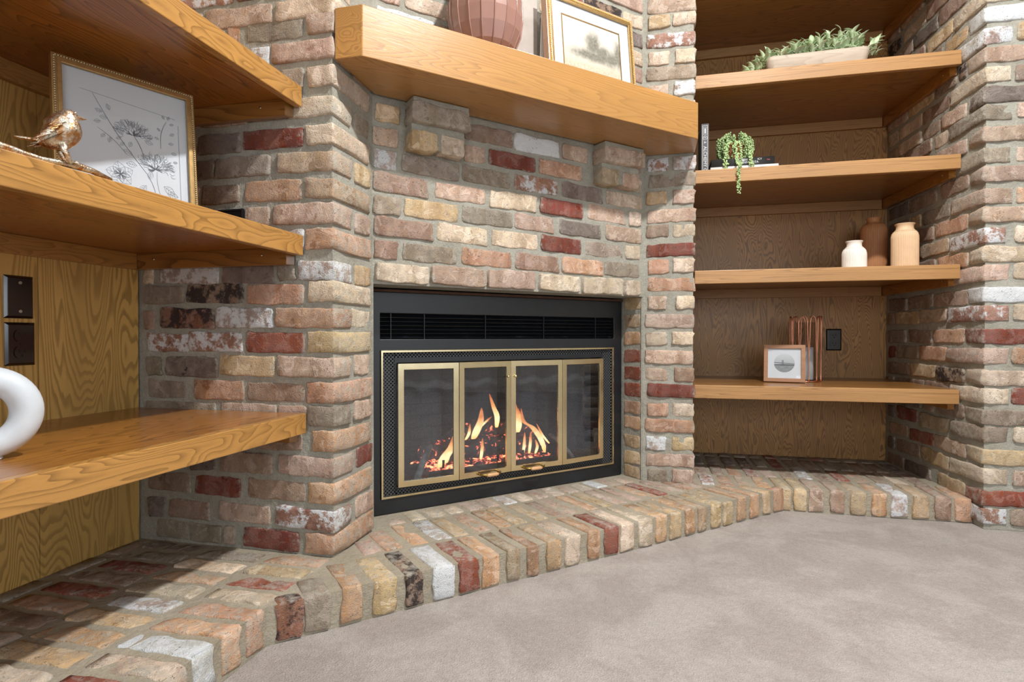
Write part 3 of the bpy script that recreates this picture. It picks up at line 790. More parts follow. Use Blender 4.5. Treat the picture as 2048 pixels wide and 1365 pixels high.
for k in range(7):
    z = 1.867 + 0.0705*k; lg = k % 2
    corner_r(z, X6 + (0.19 if lg else 0.085), Y7 + (0.095 if lg else 0.19), random.choice('pcOy'))
    fill(wall_r, (0, Y7), EX, -EY, X6, 1.62, z, [(X6, X6 + (0.19 if lg else 0.085))])
    fill(wall_r, SO, ES, SN, 0, LS - 0.015, z, [(0, 0.095 if lg else 0.19)])

# ------------------------------------------------------------ hearth: one course of bricks on edge
P_ = Vector((HX, HX+HC, 0)); Q_ = Vector((HY-HC, HY, 0)); DE = (Q_-P_).normalized(); DI = Vector((-DE.y, DE.x, 0)); DLEN = (Q_-P_).length
r_ = 0.006
hp = [(X0, -0.6), (HX-r_, -0.6), (P_.x-r_, P_.y), (Q_.x-r_*0.4, Q_.y+r_), (X6+0.02, HY+r_), (X6+0.02, Y6+0.01), (X4, Y6+0.01), (X2-0.25, 2.2), (X0, 2.2)]
hearth = st(MB().prism(hp, 0.0, HH-0.003).build('hearth', 'mortar_h'), label='low raised brick hearth running along all three walls')
def hb(x, y, L, D, rz, col, depth=0.080, dz=0.0):
    return brick(hearth, (x, y, HH - depth/2 + random.uniform(-0.0015, 0.0015) + dz), L, D, depth, rz, col)
L1 = 'oyRcoOWcRcpyoc'; L2 = 'gcOcwyOycbpocy'; L3 = 'dgRbRobpdgbRpg'
for k in range(14):
    y = 1.335 - 0.0705*k
    hb((-0.985 + HX - 0.003)/2 + (0.0 if y < 1.09 else -0.006), y, 0.177 if y < 1.09 else 0.165, 0.053, 0, L1[k], 0.084)
    hb(-1.095, y - 0.01, 0.182, 0.053, 0, L2[k]); hb(-1.292, y + 0.012, 0.180, 0.053, 0, L3[k])
    if k % 2 == 0: hb(-1.421, y - 0.02, 0.05, 0.11, 0, random.choice('dgbg'))
D1 = '''.017,.07,K .076,.131,g .16,.206,O .234,.289,y .315,.357,k .389,.446,W .463,.517,R .534,.582,O .608,.646,t .675,.71,o .741,.789,y .807,.857,c .891,.933,O .957,1.009,R 1.022,1.074,c 1.1,1.155,c 1.173,1.218,O 1.239,1.288,y 1.31,1.353,O 1.372,1.41,t 1.441,1.488,y 1.504,1.551,y 1.584,1.629,O 1.655,1.702,O 1.732,1.771,y 1.799,1.849,o'''
drz = math.atan2(DE.y, DE.x)
def dbrick(t0, t1, d0, d1, col, depth=0.080):
    t = (t0+t1)/2; p = P_ + DE*t
    lim = d1
    if DI.x < 0: lim = min(lim, (p.x - (X2 + 0.004 if p.y + DI.y*d1 > YA - 0.02 else -0.812)) / -DI.x - 0.012)
    lim = min(lim, (2.400 - p.y)/DI.y + 0.02) if p.x > 0.16 else lim
    if lim - d0 < 0.028: return
    c = p + DI*((d0+lim)/2)
    hb(c.x, c.y, t1-t0, lim-d0, drz, col, depth)
for q in D1.split():
    a, b, c = q.split(','); a = float(a); b = float(b)
    dbrick(a - 0.002, b + 0.003, -0.001, 0.163, c, 0.084)
D2c = 'oOwyoOyybpOyppORpopo'
for k in range(-1, 21):
    t = 0.33 + 0.0695*k + (0.006 if k % 3 else -0.004)
    dbrick(t, t + 0.053, 0.182, 0.368, (D2c + 'yop')[k])
for k in range(-3, 14):
    t = 0.62 + 0.0695*k; dbrick(t, t + 0.055, 0.383, 0.487, 'cppwcpcpcWppcpcc'[k])
R1 = '''.20,.25,v .272,.322,o .342,.392,p .412,.462,O .482,.527,y .54,.582,y .595,.642,p .67,.716,p .738,.787,t .809,.855,O .875,.925,w .946,.995,y 1.017,1.065,m 1.083,1.132,o'''
for q in R1.split():
    a, b, c = q.split(','); a = float(a)-0.002; b = float(b)+0.003
    hb((a+b)/2, HY + 0.083, b-a, 0.168, 0, c, 0.084)
for r0, r1, cs in ((2.592, 2.77, 'mboupbwbRobcbp'), (2.785, 2.965, 'dgdKgRbbggbbdR'), (2.978, 3.06, 'gddgbRgdRbbgdg')):
    for k in range(14):
        x = 0.215 + 0.0695*k
        if x < 1.085 - (0.03 if r0 > 2.7 else 0): hb(x, (r0+r1)/2, 0.053, r1-r0, 0, cs[k])

# plywood lining of the two alcoves
st(MB().box(X0-0.012, X0, 1.095, YA-0.002, HH-0.03, 2.3).build('plywood_panel', 'ply_l', bpy.data.objects['wall_left']))
st(MB().box(X0-0.012, X0, -0.12, 1.0935, HH-0.03, 2.3).build('plywood_panel', 'ply_l', bpy.data.objects['wall_left']))
st(MB().box(X5+0.005, s_wall_x(Y6)+0.004, Y6, Y6+0.012, HH-0.03, CEIL-0.002).build('plywood_panel', 'ply_r', bpy.data.objects['wall_back']))
# ------------------------------------------------------------ shelves: board, solid front edge, cleats with screws
def screw(parent, p, n):
    n = Vector(n); a = Vector((0, 0, 1)); b = n.cross(a)
    mt = Matrix.Translation(p) @ Matrix((tuple(b)+(0,), (0, 0, 1, 0), tuple(n)+(0,), (0, 0, 0, 1))).transposed()
    m = MB(); m.lathe([(0.0035, 0.0), (0.0033, 0.001), (0.0012, 0.0016), (0.0, 0.0016)], 10); m.v = [tuple(mt @ Vector(v)) for v in m.v]
    return m.build('screw', 'screw', parent)
def left_shelf(key, label, xf):
    z = SL[key]; y0, y1 = -0.25, YA - 0.004
    t = thing('wall_shelf', label, 'shelf', (X0, y1, z), 0, 'oak shelves of the left alcove')
    t['group'] = 'oak shelves in the left alcove'
    def B(name, x0, x1, a, b, z0, z1, mat, bev=0.0015): return MB().box(x0-X0, x1-X0, a-y1, b-y1, z0-z, z1-z).build(name, mat, t, bevel=bev)
    B('board', X0+0.001, xf-0.022, y0, y1, z-0.034, z, 'oak_board_y', 0)
    B('front_edge', xf-0.022, xf, y0, y1, z-0.054, z, 'oak_y', 0.002)
    o = B('back_cleat', X0+0.001, X0+0.019, y0, y1-0.019, z-0.079, z-0.034, 'oak_y')
    m = MB(); m.prism([(0.001, -0.018), (0.001, 0.0), (xf-X0-0.026, 0.0), (xf-X0-0.040, -0.018)], -0.079, -0.034)
    o = m.build('side_cleat', 'oak_board_x', t, bevel=0.001)
    for px in (0.075, xf-X0-0.115): screw(t, (px, -0.018, -0.052), (0, -1, 0))
    return t
left_shelf('L1', 'upper oak shelf in the left alcove, above the botanical picture', -0.907)
left_shelf('L2', 'middle oak shelf in the left alcove, carrying the golden birds', -0.905)
left_shelf('L3', 'lowest oak shelf in the left alcove, under the two wall plates', -0.897)
def right_shelf(key, label):
    z = SL[key]; x0 = X5 + 0.006; xa = s_wall_x(YS) - 0.004; xb = s_wall_x(Y6) - 0.004; ym = YS + 0.022
    t = thing('wall_shelf', label, 'shelf', (x0, Y6, z), 0, 'oak shelves in the right alcove')
    def Pm(name, poly, z0, z1, mat, bev=0.0015):
        return MB().prism([(px-x0, py-Y6) for px, py in poly], z0-z, z1-z).build(name, mat, t, bevel=bev)
    Pm('board', [(x0, ym), (s_wall_x(ym)-0.004, ym), (xb, Y6-0.001), (x0, Y6-0.001)], z-0.034, z, 'oak_board_x', 0)
    Pm('front_edge', [(x0, YS), (xa, YS), (s_wall_x(ym)-0.004, ym), (x0, ym)], z-0.054, z, 'oak_x', 0.002)
    Pm('back_cleat', [(x0, Y6-0.019), (xb-0.02, Y6-0.019), (xb-0.02, Y6-0.001), (x0, Y6-0.001)], z-0.079, z-0.034, 'oak_x')
    yc = YS + 0.034
    Pm('side_cleat', [(s_wall_x(yc)-0.003, yc), (s_wall_x(yc+0.014)-0.020, yc+0.014), (xb-0.019, Y6-0.001), (xb, Y6-0.001)], z-0.079, z-0.034, 'oak_board_y')
    for yy in (YS+0.09, Y6-0.06): screw(t, (s_wall_x(yy)-0.0205-x0, yy-Y6, -0.055), (-1, 0, 0))
    return t
right_shelf('R0', 'topmost oak shelf in the right alcove, high above the leafy planter')
right_shelf('R1', 'upper oak shelf in the right alcove, under the leafy planter')
right_shelf('R2', 'oak shelf in the right alcove, under the books and trailing plant')
right_shelf('R3', 'oak shelf in the right alcove, under the three ribbed vases')
right_shelf('R4', 'lowest oak shelf in the right alcove, under the small photo frame')

# mantel beam
mx0, my0 = -0.7327, YA; myr = 2.2482
poly = [(X2+0.006, YA), (mx0, my0), (X5, myr), (X5, Y4-0.004), (X4+0.003, Y4-0.004), (X2+0.006, Y3-0.003)]
mo = Vector((-0.4, 1.9, MZB))
mant = MB().prism([(p[0]-mo.x, p[1]-mo.y) for p in poly], 0, MZT-MZB).build('mantel', wood_mat('honey_oak_mantel_beam', 'b5854a', '74502a', 'X', 0.75, 9, 42, rot=math.atan2(myr-my0, X5-mx0), amt=0.62, off=5.2), bevel=0.002)
mant.location = mo
tag(mant, 'thick oak mantel beam across the diagonal brick chimney wall', 'mantel')

# ------------------------------------------------------------ fireplace insert (local x along, y into the wall, z up from the hearth)
fo = Vector((X2, Y3, 0)) - N_*BD
fp = thing('fireplace', 'black steel fireplace insert with brass bifold glass doors', 'fireplace', (fo.x, fo.y, HH), RZ)
MB().sheet([0.004, 0.0625, 1.077, 1.121], [0.0, 0.051, 0.541, 0.579, 0.665, 0.735], {(1, 1), (1, 3)}, 0.0, 0.02).build('surround', 'black_metal', fp, bevel=0.002)
MB().box(0.0, 1.125, -0.004, 0.05, 0.7352, 0.744).build('top_flange', plain('rust_brown_iron', '4a2f20', 0.8, var=0.3), fp)
for k in range(6):
    z = 0.589 + 0.0135*k
    mt = Matrix.Translation((0.57, 0.016, z)) @ Matrix.Rotation(0.6, 4, 'X')
    MB().box(-0.508, 0.508, -0.010, 0.010, -0.0009, 0.0009, mt).build('louver', 'black_metal', fp)
for x in (0.10, 0.22, 0.46, 0.72, 0.98):
    MB().box(x-0.0012, x+0.0012, 0.004, 0.010, 0.578, 0.666).build('louver_rod', 'black_metal', fp)
MB().box(0.055, 1.085, 0.045, 0.055, 0.57, 0.675).build('louver_shade_slab', 'black', fp)  # black slab standing in for the darkness behind the louvers
MB().sheet([0.0630, 0.0700, 1.0655, 1.0725], [0.0510, 0.0580, 0.5345, 0.5415], {(1, 1)}, -0.007, 0.004).build('outer_trim', 'brass', fp, bevel=0.001)
def lattice(x0, x1, z0, z1):
    m = MB(); step = 0.0125; w = 0.0011
    for sgn in (1, -1):
        k0 = int((x0 - sgn*z1 if sgn > 0 else x0 + z0)/step) - 2; k1 = int((x1 + z1)/step) + 3
        for k in range(-90, 150):
            c = k*step        # x - sgn*z = c
            a = max(x0, c + (sgn*z0 if sgn > 0 else -z1)); b = min(x1, c + (sgn*z1 if sgn > 0 else -z0))
            if b - a < 0.001: continue
            za, zb = (a-c)/sgn, (b-c)/sgn
            d = Vector((b-a, 0, zb-za)).normalized(); q = Vector((-d.z, 0, d.x))*w
            vs = [Vector((a, y, za)) + q*s for y in (0.004, 0.0055) for s in (-1, 1)] + [Vector((b, y, zb)) + q*s for y in (0.004, 0.0055) for s in (-1, 1)]
            m.add(vs, [(0, 1, 5, 4), (2, 6, 7, 3), (0, 4, 6, 2), (1, 3, 7, 5), (0, 2, 3, 1), (4, 5, 7, 6)])
    o = m.build('screen_lattice', 'lattice', fp); o['kind'] = 'stuff'
lattice(0.070, 0.1135, 0.058, 0.5345); lattice(1.0175, 1.0655, 0.058, 0.5345)
lattice(0.1155, 1.0155, 0.517, 0.5345); lattice(0.1155, 1.0155, 0.058, 0.0765)
MB().sheet([0.112, 0.1185, 1.0085, 1.0175], [0.0765, 0.0835, 0.5005, 0.517], {(1, 1)}, 0.002, 0.012).build('inner_frame', 'black_metal', fp)
MB().sheet([0.055, 0.1165, 1.0125, 1.08], [0.04, 0.082, 0.503, 0.548], {(1, 1)}, 0.026, 0.030).build('interior_shade_sheet', 'black', fp)  # black sheet in place of the dark open interior behind the lattice
# four folding doors
ex = [0.1185, 0.3382, 0.5600, 0.7890, 1.0080]; ey = [0.0, -0.013, 0.0, -0.014, -0.002]
for i in range(4):
    a = Vector((ex[i]+0.0006, ey[i]-0.008, 0.0845)); b = Vector((ex[i+1]-0.0006, ey[i+1]-0.008, 0.0845))
    L = (b-a).length; rz = math.atan2(b.y-a.y, b.x-a.x); w = 0.0205
    d = MB().sheet([0, w, L-w, L], [0, w*0.95, 0.4125-w, 0.4125], {(1, 1)}, -0.005, 0.004).build('door', 'brass', fp, bevel=0.0012)
    d.location = a; d.rotation_euler = (0, 0, rz)
    MB().box(w-0.004, L-w+0.004, -0.0012, 0.0014, w-0.004, 0.4125-w+0.004).build('glass_pane', 'door_glass', d)
    if i in (1, 2):
        c = L*0.55 if i == 1 else L*0.41
        arc = [(c-0.040, -0.004, 0.008), (c-0.043, -0.016, 0.010), (c-0.036, -0.027, 0.009), (c-0.022, -0.032, 0.007), (c+0.022, -0.032, 0.007), (c+0.036, -0.027, 0.009), (c+0.043, -0.016, 0.010), (c+0.040, -0.004, 0.008)]
        h = MB().tube(arc, 0.0038, 8).build('handle', plain('aged_brass_%d' % i, '96793f', 0.35, 0.9), d)
        MB().tube([(c-0.024, -0.032, 0.007), (c-0.015, -0.032, 0.007), (c+0.015, -0.032, 0.007), (c+0.024, -0.032, 0.007)], [0.005, 0.0066, 0.0066, 0.005], 10).build('grip', 'grip', h)
for x in (0.5435, 0.5765):
    MB().ball((x, -0.020 if x < 0.56 else -0.018, 0.44), 0.006, 10, 6).build('door_magnet', 'brass', fp)
# firebox interior, curtain, burner
fb = MB()
bx = [(0.06, 0.035), (1.07, 0.035), (0.90, 0.46), (0.22, 0.46)]
vs = [(x, y, 0.03) for x, y in bx] + [(x, y, 0.56) for x, y in bx]
fb.add(vs, [(0, 1, 2, 3), (7, 6, 5, 4), (1, 5, 6, 2), (2, 6, 7, 3), (3, 7, 4, 0)])
fb.build('firebox', 'refractory', fp)
cu = MB(); n = 60
def cy_(s): return 0.060 + 0.006*math.sin(s*60)
for seg in ((0.10, 0.545), (0.60, 1.0)):
    pts = [seg[0] + (seg[1]-seg[0])*k/n for k in range(n+1)]
    vs = [(x, cy_(x), 0.045) for x in pts] + [(x, cy_(x), 0.52) for x in pts]
    cu2 = MB(); cu2.add(vs, [(k, k+1, n+2+k, n+1+k) for k in range(n)], True)
    cu2.build('mesh_curtain', 'curtain', fp)
MB().sheet([0.30, 0.31, 0.875, 0.885], [0.0325, 0.036, 0.078, 0.082], set(), 0.145, 0.155).build('burner_tray', 'black_metal', fp)
eb = MB(); nx, ny = 60, 16
for j in range(ny+1):
    for i in range(nx+1):
        x = 0.305 + 0.575*i/nx; y = 0.157 + 0.19*j/ny
        eb.v.append((x, y, 0.078 + 0.018*noise.noise(Vector((x*40, y*40, 0))) + 0.012*math.sin(PI*j/ny)))
eb.f = [(j*(nx+1)+i, j*(nx+1)+i+1, (j+1)*(nx+1)+i+1, (j+1)*(nx+1)+i) for j in range(ny) for i in range(nx)]; eb.sm = [True]*len(eb.f)
o = eb.build('ember_bed', 'ember', fp); o['kind'] = 'stuff'
for k in range(5):
    x = 0.36 + 0.12*k
    MB().tube([(x, 0.15, 0.12), (x, 0.153, 0.092), (x, 0.20, 0.085), (x, 0.34, 0.088)], 0.005, 6).build('grate_bar', 'black_metal', fp)
def log(label, a, b, r, mat='log', bend=0.01):
    a = Vector(a); b = Vector(b); rot = Matrix.Rotation(RZ, 3, 'Z'); base = Vector((fo.x, fo.y, HH))
    n = 14; pts = []; d = b - a
    m = MB(); seg = 12; sd = Vector((a.x*31, a.z*17, b.y*23))
    fr = d.normalized(); u = fr.cross(Vector((0, 0, 1))).normalized(); w = fr.cross(u)
    for i in range(n+1):
        c = a + d*(i/n) + w*(-bend*math.sin(PI*i/n)); rr = r*(1 if 0 < i < n else 0.82)
        for k in range(seg):
            q = (u*math.cos(2*PI*k/seg) + w*math.sin(2*PI*k/seg))
            dd = rr*(1 + 0.30*noise.noise((c + q*r)*38 + sd) + 0.12*noise.noise((c + q*r)*110 + sd))
            m.v.append(tuple(base + rot @ (c + q*dd)))
    m.f = [(i*seg+k, i*seg+(k+1) % seg, (i+1)*seg+(k+1) % seg, (i+1)*seg+k) for i in range(n) for k in range(seg)] + [tuple(reversed(range(seg))), tuple(range(n*seg, (n+1)*seg))]
    m.sm = [True]*len(m.f)
    return tag(m.build('fire_log', mat), label, 'log')
log('long charred log lying across the back of the fire', (0.33, 0.30, 0.125), (0.88, 0.31, 0.125), 0.038)
log('charred log in front, low over the ember bed', (0.40, 0.195, 0.125), (0.86, 0.20, 0.118), 0.030)
log('charred log crossing on top, rising to the middle of the fire', (0.40, 0.22, 0.175), (0.66, 0.30, 0.215), 0.033)
log('charred log on the right of the fire, under the tall flame', (0.60, 0.30, 0.20), (0.84, 0.22, 0.165), 0.028)
log('grey ash-covered stick leaning left of the fire', (0.235, 0.12, 0.045), (0.335, 0.22, 0.165), 0.013, 'ash_log')
log('thin grey stick leaning at the right end of the fire', (0.985, 0.13, 0.04), (0.93, 0.26, 0.15), 0.009, 'ash_log')
fire = thing('fire', 'orange and yellow gas flames over the glowing log bed', 'fire', (fo.x, fo.y, HH), RZ)
def flame(pts, ws):
    n = 24; m = MB(); seg = 8
    P = [Vector(p) for p in pts]
    def bez(t):
        k = len(P)-1; i = min(int(t*k), k-1); f = t*k - i
        p0, p1, p2, p3 = P[max(i-1, 0)], P[i], P[i+1], P[min(i+2, k)]
        return 0.5*((2*p1) + (p2-p0)*f + (2*p0-5*p1+4*p2-p3)*f*f + (3*p1-p0-3*p2+p3)*f**3)
    for i in range(n+1):
        t = i/n; c = bez(t); w = ws*max(0.0, math.sin(PI*(0.10+0.90*t)**0.85))**0.8 + 0.0008
        for k in range(seg):
            a = 2*PI*k/seg; m.v.append((c.x + w*math.cos(a), c.y + w*0.45*math.sin(a), c.z))
    m.f = [(i*seg+k, i*seg+(k+1) % seg, (i+1)*seg+(k+1) % seg, (i+1)*seg+k) for i in range(n) for k in range(seg)]
    m.sm = [True]*len(m.f)
    return m.build('flame', 'flame', fire)
flame([(0.350, 0.16, 0.092), (0.372, 0.16, 0.13), (0.400, 0.16, 0.165), (0.412, 0.16, 0.215)], 0.022)
flame([(0.385, 0.18, 0.10), (0.40, 0.18, 0.14), (0.43, 0.18, 0.165)], 0.010)
flame([(0.425, 0.21, 0.17), (0.455, 0.21, 0.20), (0.47, 0.21, 0.235)], 0.008)
flame([(0.485, 0.21, 0.175), (0.50, 0.21, 0.20), (0.505, 0.21, 0.24)], 0.007)
flame([(0.655, 0.17, 0.12), (0.66, 0.17, 0.145), (0.65, 0.17, 0.17)], 0.008)
flame([(0.79, 0.165, 0.095), (0.80, 0.165, 0.125), (0.79, 0.165, 0.155)], 0.007)
flame([(0.515, 0.20, 0.178), (0.53, 0.20, 0.21), (0.548, 0.20, 0.25), (0.552, 0.20, 0.30)], 0.018)
flame([(0.545, 0.20, 0.22), (0.575, 0.20, 0.245), (0.60, 0.20, 0.262)], 0.007)
flame([(0.622, 0.20, 0.215), (0.624, 0.20, 0.26), (0.608, 0.20, 0.30), (0.588, 0.20, 0.355)], 0.012)
flame([(0.695, 0.18, 0.185), (0.70, 0.18, 0.22), (0.706, 0.18, 0.26), (0.702, 0.18, 0.31)], 0.014)
flame([(0.715, 0.18, 0.19), (0.722, 0.18, 0.23), (0.715, 0.18, 0.29)], 0.011)
flame([(0.845, 0.17, 0.095), (0.82, 0.17, 0.155), (0.78, 0.17, 0.205), (0.735, 0.17, 0.235), (0.722, 0.17, 0.29)], 0.015)
flame([(0.865, 0.17, 0.13), (0.83, 0.17, 0.17), (0.80, 0.17, 0.22)], 0.006)
for x, z0, z1 in ((0.445, 0.10, 0.18), (0.535, 0.10, 0.185), (0.735, 0.10, 0.19), (0.765, 0.10, 0.19)):
    flame([(x-0.006, 0.165, z0), (x, 0.165, (z0+z1)/2), (x+0.002, 0.165, z1)], 0.007)
# ------------------------------------------------------------ wall plates
def plate(label, y0, y1, z0, z1, kind, mt, mat, cat='wall plate', name='wall_plate'):
    """local: x across, y out of the wall is -y, z up"""
    w, h = y1-y0, z1-z0
    t = thing(name, label, cat); t.matrix_world = mt
    m = MB(); b = 0.006
    vs = [(-w/2, 0, -h/2), (w/2, 0, -h/2), (w/2, 0, h/2), (-w/2, 0, h/2), (-w/2+b, -0.006, -h/2+b), (w/2-b, -0.006, -h/2+b), (w/2-b, -0.006, h/2-b), (-w/2+b, -0.006, h/2-b)]
    m.add(vs, [(4, 5, 6, 7), (0, 1, 5, 4), (1, 2, 6, 5), (2, 3, 7, 6), (3, 0, 4, 7), (3, 2, 1, 0)])
    m.build('cover_plate', mat, t, bevel=0.0012)
    def disc(cx, cz, r, y, th, mm, nm, n=14, par=None, sq=1.0):
        q = MB(); ring = [(cx + r*math.cos(2*PI*k/n), cz + max(-r*sq, min(r*sq, r*math.sin(2*PI*k/n)))) for k in range(n)]
        q.add([(a, y, c) for a, c in ring] + [(a, y-th, c) for a, c in ring], [tuple(range(n, 2*n)), tuple(reversed(range(n)))] + [(k, n+k, n+(k+1) % n, (k+1) % n) for k in range(n)])
        return q.build(nm, mm, par or t, bevel=0.0004)
    if kind == 'blank':
        for cz in (h*0.33, -h*0.33): disc(0, cz, 0.0032, -0.006, 0.001, 'screw', 'screw')
    else:
        for cz in (0.0195, -0.0195):
            r = disc(0, cz, 0.0168, -0.0055, 0.0025, mat, 'receptacle', 20, sq=0.78)
            for dx in (-0.0062, 0.0062): MB().box(dx-0.001, dx+0.001, -0.0084, -0.0078, cz-0.001, cz+0.007).build('slot', 'black', r)
            disc(0, cz-0.0075, 0.0022, -0.0079, 0.0005, 'black', 'slot', 8, r)
        disc(0, 0, 0.0025, -0.006, 0.001, 'black_plastic', 'screw')
    return t
WL = lambda y, z: Matrix.Translation((X0, y, z)) @ Matrix.Rotation(PI/2, 4, 'Z')
plate('blank dark brown wall plate on the left plywood, above the outlet', 1.016, 1.083, 0.719, 0.821, 'blank', WL(1.0495, 0.770), 'brown_plastic')
plate('dark brown double outlet on the left plywood, below the blank plate', 1.017, 1.086, 0.608, 0.711, 'outlet', WL(1.0515, 0.6595), 'brown_plastic', 'outlet', 'electrical_outlet')
plate('black double outlet on the plywood of the right alcove', 0, 0.069, 0, 0.106, 'outlet', Matrix.Translation((0.8625, Y6, 0.660)), 'black_plastic', 'outlet', 'electrical_outlet')
t = thing('junction_box', 'open black metal junction box set in the brickwork above the middle left shelf', 'junction box', (-1.131, YA, 0.994))
MB().sheet([-0.042, -0.038, 0.034, 0.038], [-0.036, -0.032, 0.032, 0.036], {(1, 1)}, -0.004, 0.008).build('rim', plain('dull_box_steel', '3b3b3d', 0.4, 0.7), t)
MB().box(-0.038, 0.034, 0.004, 0.0085, -0.032, 0.032).build('cavity_shade_plate', 'black', t)  # flat black plate stands for the shade inside the open box

# ------------------------------------------------------------ picture frames
def bead_row(m, a, b, r, n):
    a = Vector(a); b = Vector(b)
    for k in range(n): m.ball(a + (b-a)*((k+0.5)/n), r, 6, 4)
def frame(name, label, loc, rz, lean, w, h, bw, depth, frame_mat, bead_mat, inner_mat, mount_mat, mount, bead_r, cat='picture frame', bead_off=0.3):
    """local x across, z up, the front faces -y; leans back about its foot"""
    t = thing(name, label, cat, loc, rz); t.rotation_euler = (-lean, 0, rz)
    MB().sheet([0, bw, w-bw, w], [0, bw, h-bw, h], {(1, 1)}, 0.0, depth).build('frame', frame_mat, t, bevel=0.0015)
    if bead_r:
        m = MB(); q = bw*bead_off; n = int(w/(bead_r*2.0)); n2 = int(h/(bead_r*2.0)); y = -0.0006
        bead_row(m, (q, y, q), (w-q, y, q), bead_r, n); bead_row(m, (q, y, h-q), (w-q, y, h-q), bead_r, n)
        bead_row(m, (q, y, q), (q, y, h-q), bead_r, n2); bead_row(m, (w-q, y, q), (w-q, y, h-q), bead_r, n2)
        o = m.build('beading', bead_mat, t); o['kind'] = 'stuff'
    if inner_mat:
        i = bw*0.58
        MB().sheet([i, bw+0.0015, w-bw-0.0015, w-i], [i, bw+0.0015, h-bw-0.0015, h-i], {(1, 1)}, -0.0022, 0.004).build('inner_moulding', inner_mat, t, bevel=0.001)
    if mount:
        MB().sheet([bw, bw+mount, w-bw-mount, w-bw], [bw, bw+mount, h-bw-mount, h-bw], {(1, 1)}, 0.0062, 0.0080).build('mount', mount_mat, t)
    MB().box(bw-0.002, w-bw+0.002, 0.0080, 0.0110, bw-0.002, h-bw+0.002).build('backing_sheet', mount_mat, t)
    MB().box(bw-0.001, w-bw+0.001, 0.0030, 0.0042, bw-0.001, h-bw+0.001).build('glass', 'frame_glass', t)
    return t
# botanical print on the middle left shelf
w1, h1 = 0.282, 0.320
d1 = Vector((math.sin(math.radians(24.2)), math.cos(math.radians(24.2)), 0))
a1 = Vector((-1.088, 1.196, SL['L2'] + 0.0022)) - d1*w1 + Vector((0.022, -0.009, 0))
fr1 = frame('picture_frame', 'gold beaded frame with a grey pencil botanical drawing, on the middle left shelf', a1, math.atan2(d1.y, d1.x), math.radians(5), w1, h1, 0.0165, 0.016, 'gold', 'champagne', 'gold', 'paper', 0, 0.0026, bead_off=0.30)
MB().box(w1*0.42, w1*0.58, 0.045, 0.048, 0.0, 0.19, Matrix.Rotation(math.radians(-8), 4, 'X')).build('easel_leg', 'black', fr1)
def strokes(parent, name, lines, y, mat, wd=0.0006):
    m = MB()
    for pts, wds in lines:
        n = len(pts)
        L = []
        for i, p in enumerate(pts):
            a = Vector(pts[max(i-1, 0)]); b = Vector(pts[min(i+1, n-1)]); d = (b-a)
            if d.length < 1e-9: d = Vector((1, 0))
            d.normalize(); q = Vector((-d.y, d.x)); ww = wds*(0.35 + 0.65*math.sin(PI*(i+0.5)/n))
            L.append((Vector(p) + q*ww, Vector(p) - q*ww))
        vs = [(v.x, y, v.y) for pr in L for v in pr] + [(v.x, y+0.0003, v.y) for pr in L for v in pr]
        k = 2*n
        fs = [(2*i, 2*i+1, 2*i+3, 2*i+2) for i in range(n-1)] + [(k+2*i+2, k+2*i+3, k+2*i+1, k+2*i) for i in range(n-1)]
        fs += [(2*i, 2*i+2, k+2*i+2, k+2*i) for i in range(n-1)] + [(2*i+3, 2*i+1, k+2*i+1, k+2*i+3) for i in range(n-1)]
        m.add(vs, fs)
    o = m.build(name, mat, parent); o['kind'] = 'stuff'; return o
def curve(p0, p1, bend=0.0, n=7):
    p0 = Vector(p0); p1 = Vector(p1); d = p1-p0; q = Vector((-d.y, d.x))
    return [tuple(p0 + d*(i/n) + q*bend*math.sin(PI*i/n)) for i in range(n+1)]
def leaf_out(p, ang, L, fat=0.3):
    d = Vector((math.cos(ang), math.sin(ang))); q = Vector((-d.y, d.x)); p = Vector(p)
    a = [tuple(p + d*L*t + q*fat*L*math.sin(PI*t)) for t in (0, .2, .4, .6, .8, 1)]
    b = [tuple(p + d*L*t - q*fat*L*math.sin(PI*t)) for t in (0, .2, .4, .6, .8, 1)]
    return [(a, 0.00022), (b, 0.00022), ([tuple(p), tuple(p + d*L)], 0.0002)] + [([tuple(p + d*L*t), tuple(p + d*L*(t+0.16) + q*s*fat*L*0.7*math.sin(PI*(t+0.1)))], 0.00016) for t in (.2, .4, .6) for s in (-1, 1)]
rs = random.Random(3); LN = []; DK = []
def U(u, v): return (0.070 + 0.17*u, 0.30 - 0.262*v)      # u right, v down, over the drawing
def clover(c, r):
    for k in range(120):
        a = rs.uniform(0.1, PI-0.1) if k < 96 else rs.uniform(-0.4, PI+0.4); q = r*rs.uniform(0.35, 1.0)
        p = (c[0] + q*math.cos(a)*1.1, c[1] + q*math.sin(a)*0.95)
        LN.append((curve(p, (p[0] + 0.35*r*math.cos(a), p[1] + 0.35*r*math.sin(a)), rs.uniform(-.5, .5), 4), 0.00038))
    for k in range(22):
        a = rs.uniform(-0.6, PI+0.6); DK.append((curve(c, (c[0] + 0.5*r*math.cos(a), c[1] + 0.42*r*math.sin(a)), rs.uniform(-.2, .2), 4), 0.00045))
c1 = U(0.47, 0.44); c2 = U(0.72, 0.70); clover(c1, 0.030); clover(c2, 0.032)
DK += [(curve(U(0.02, 0.16), U(0.62, 0.76), -0.03, 10), 0.0005), (curve(c1, U(0.58, 0.60), 0.05), 0.0006), (curve(U(0.06, 0.44), U(0.38, 0.62), 0.06), 0.0004), (curve(U(0.88, 0.24), U(0.80, 0.50), -0.08), 0.0005)]
LN += [(curve(U(0.74, 0.72), U(0.80, 0.98), -0.06), 0.0004), (curve(U(0.62, 0.76), U(0.72, 0.95), 0.05), 0.0006)]
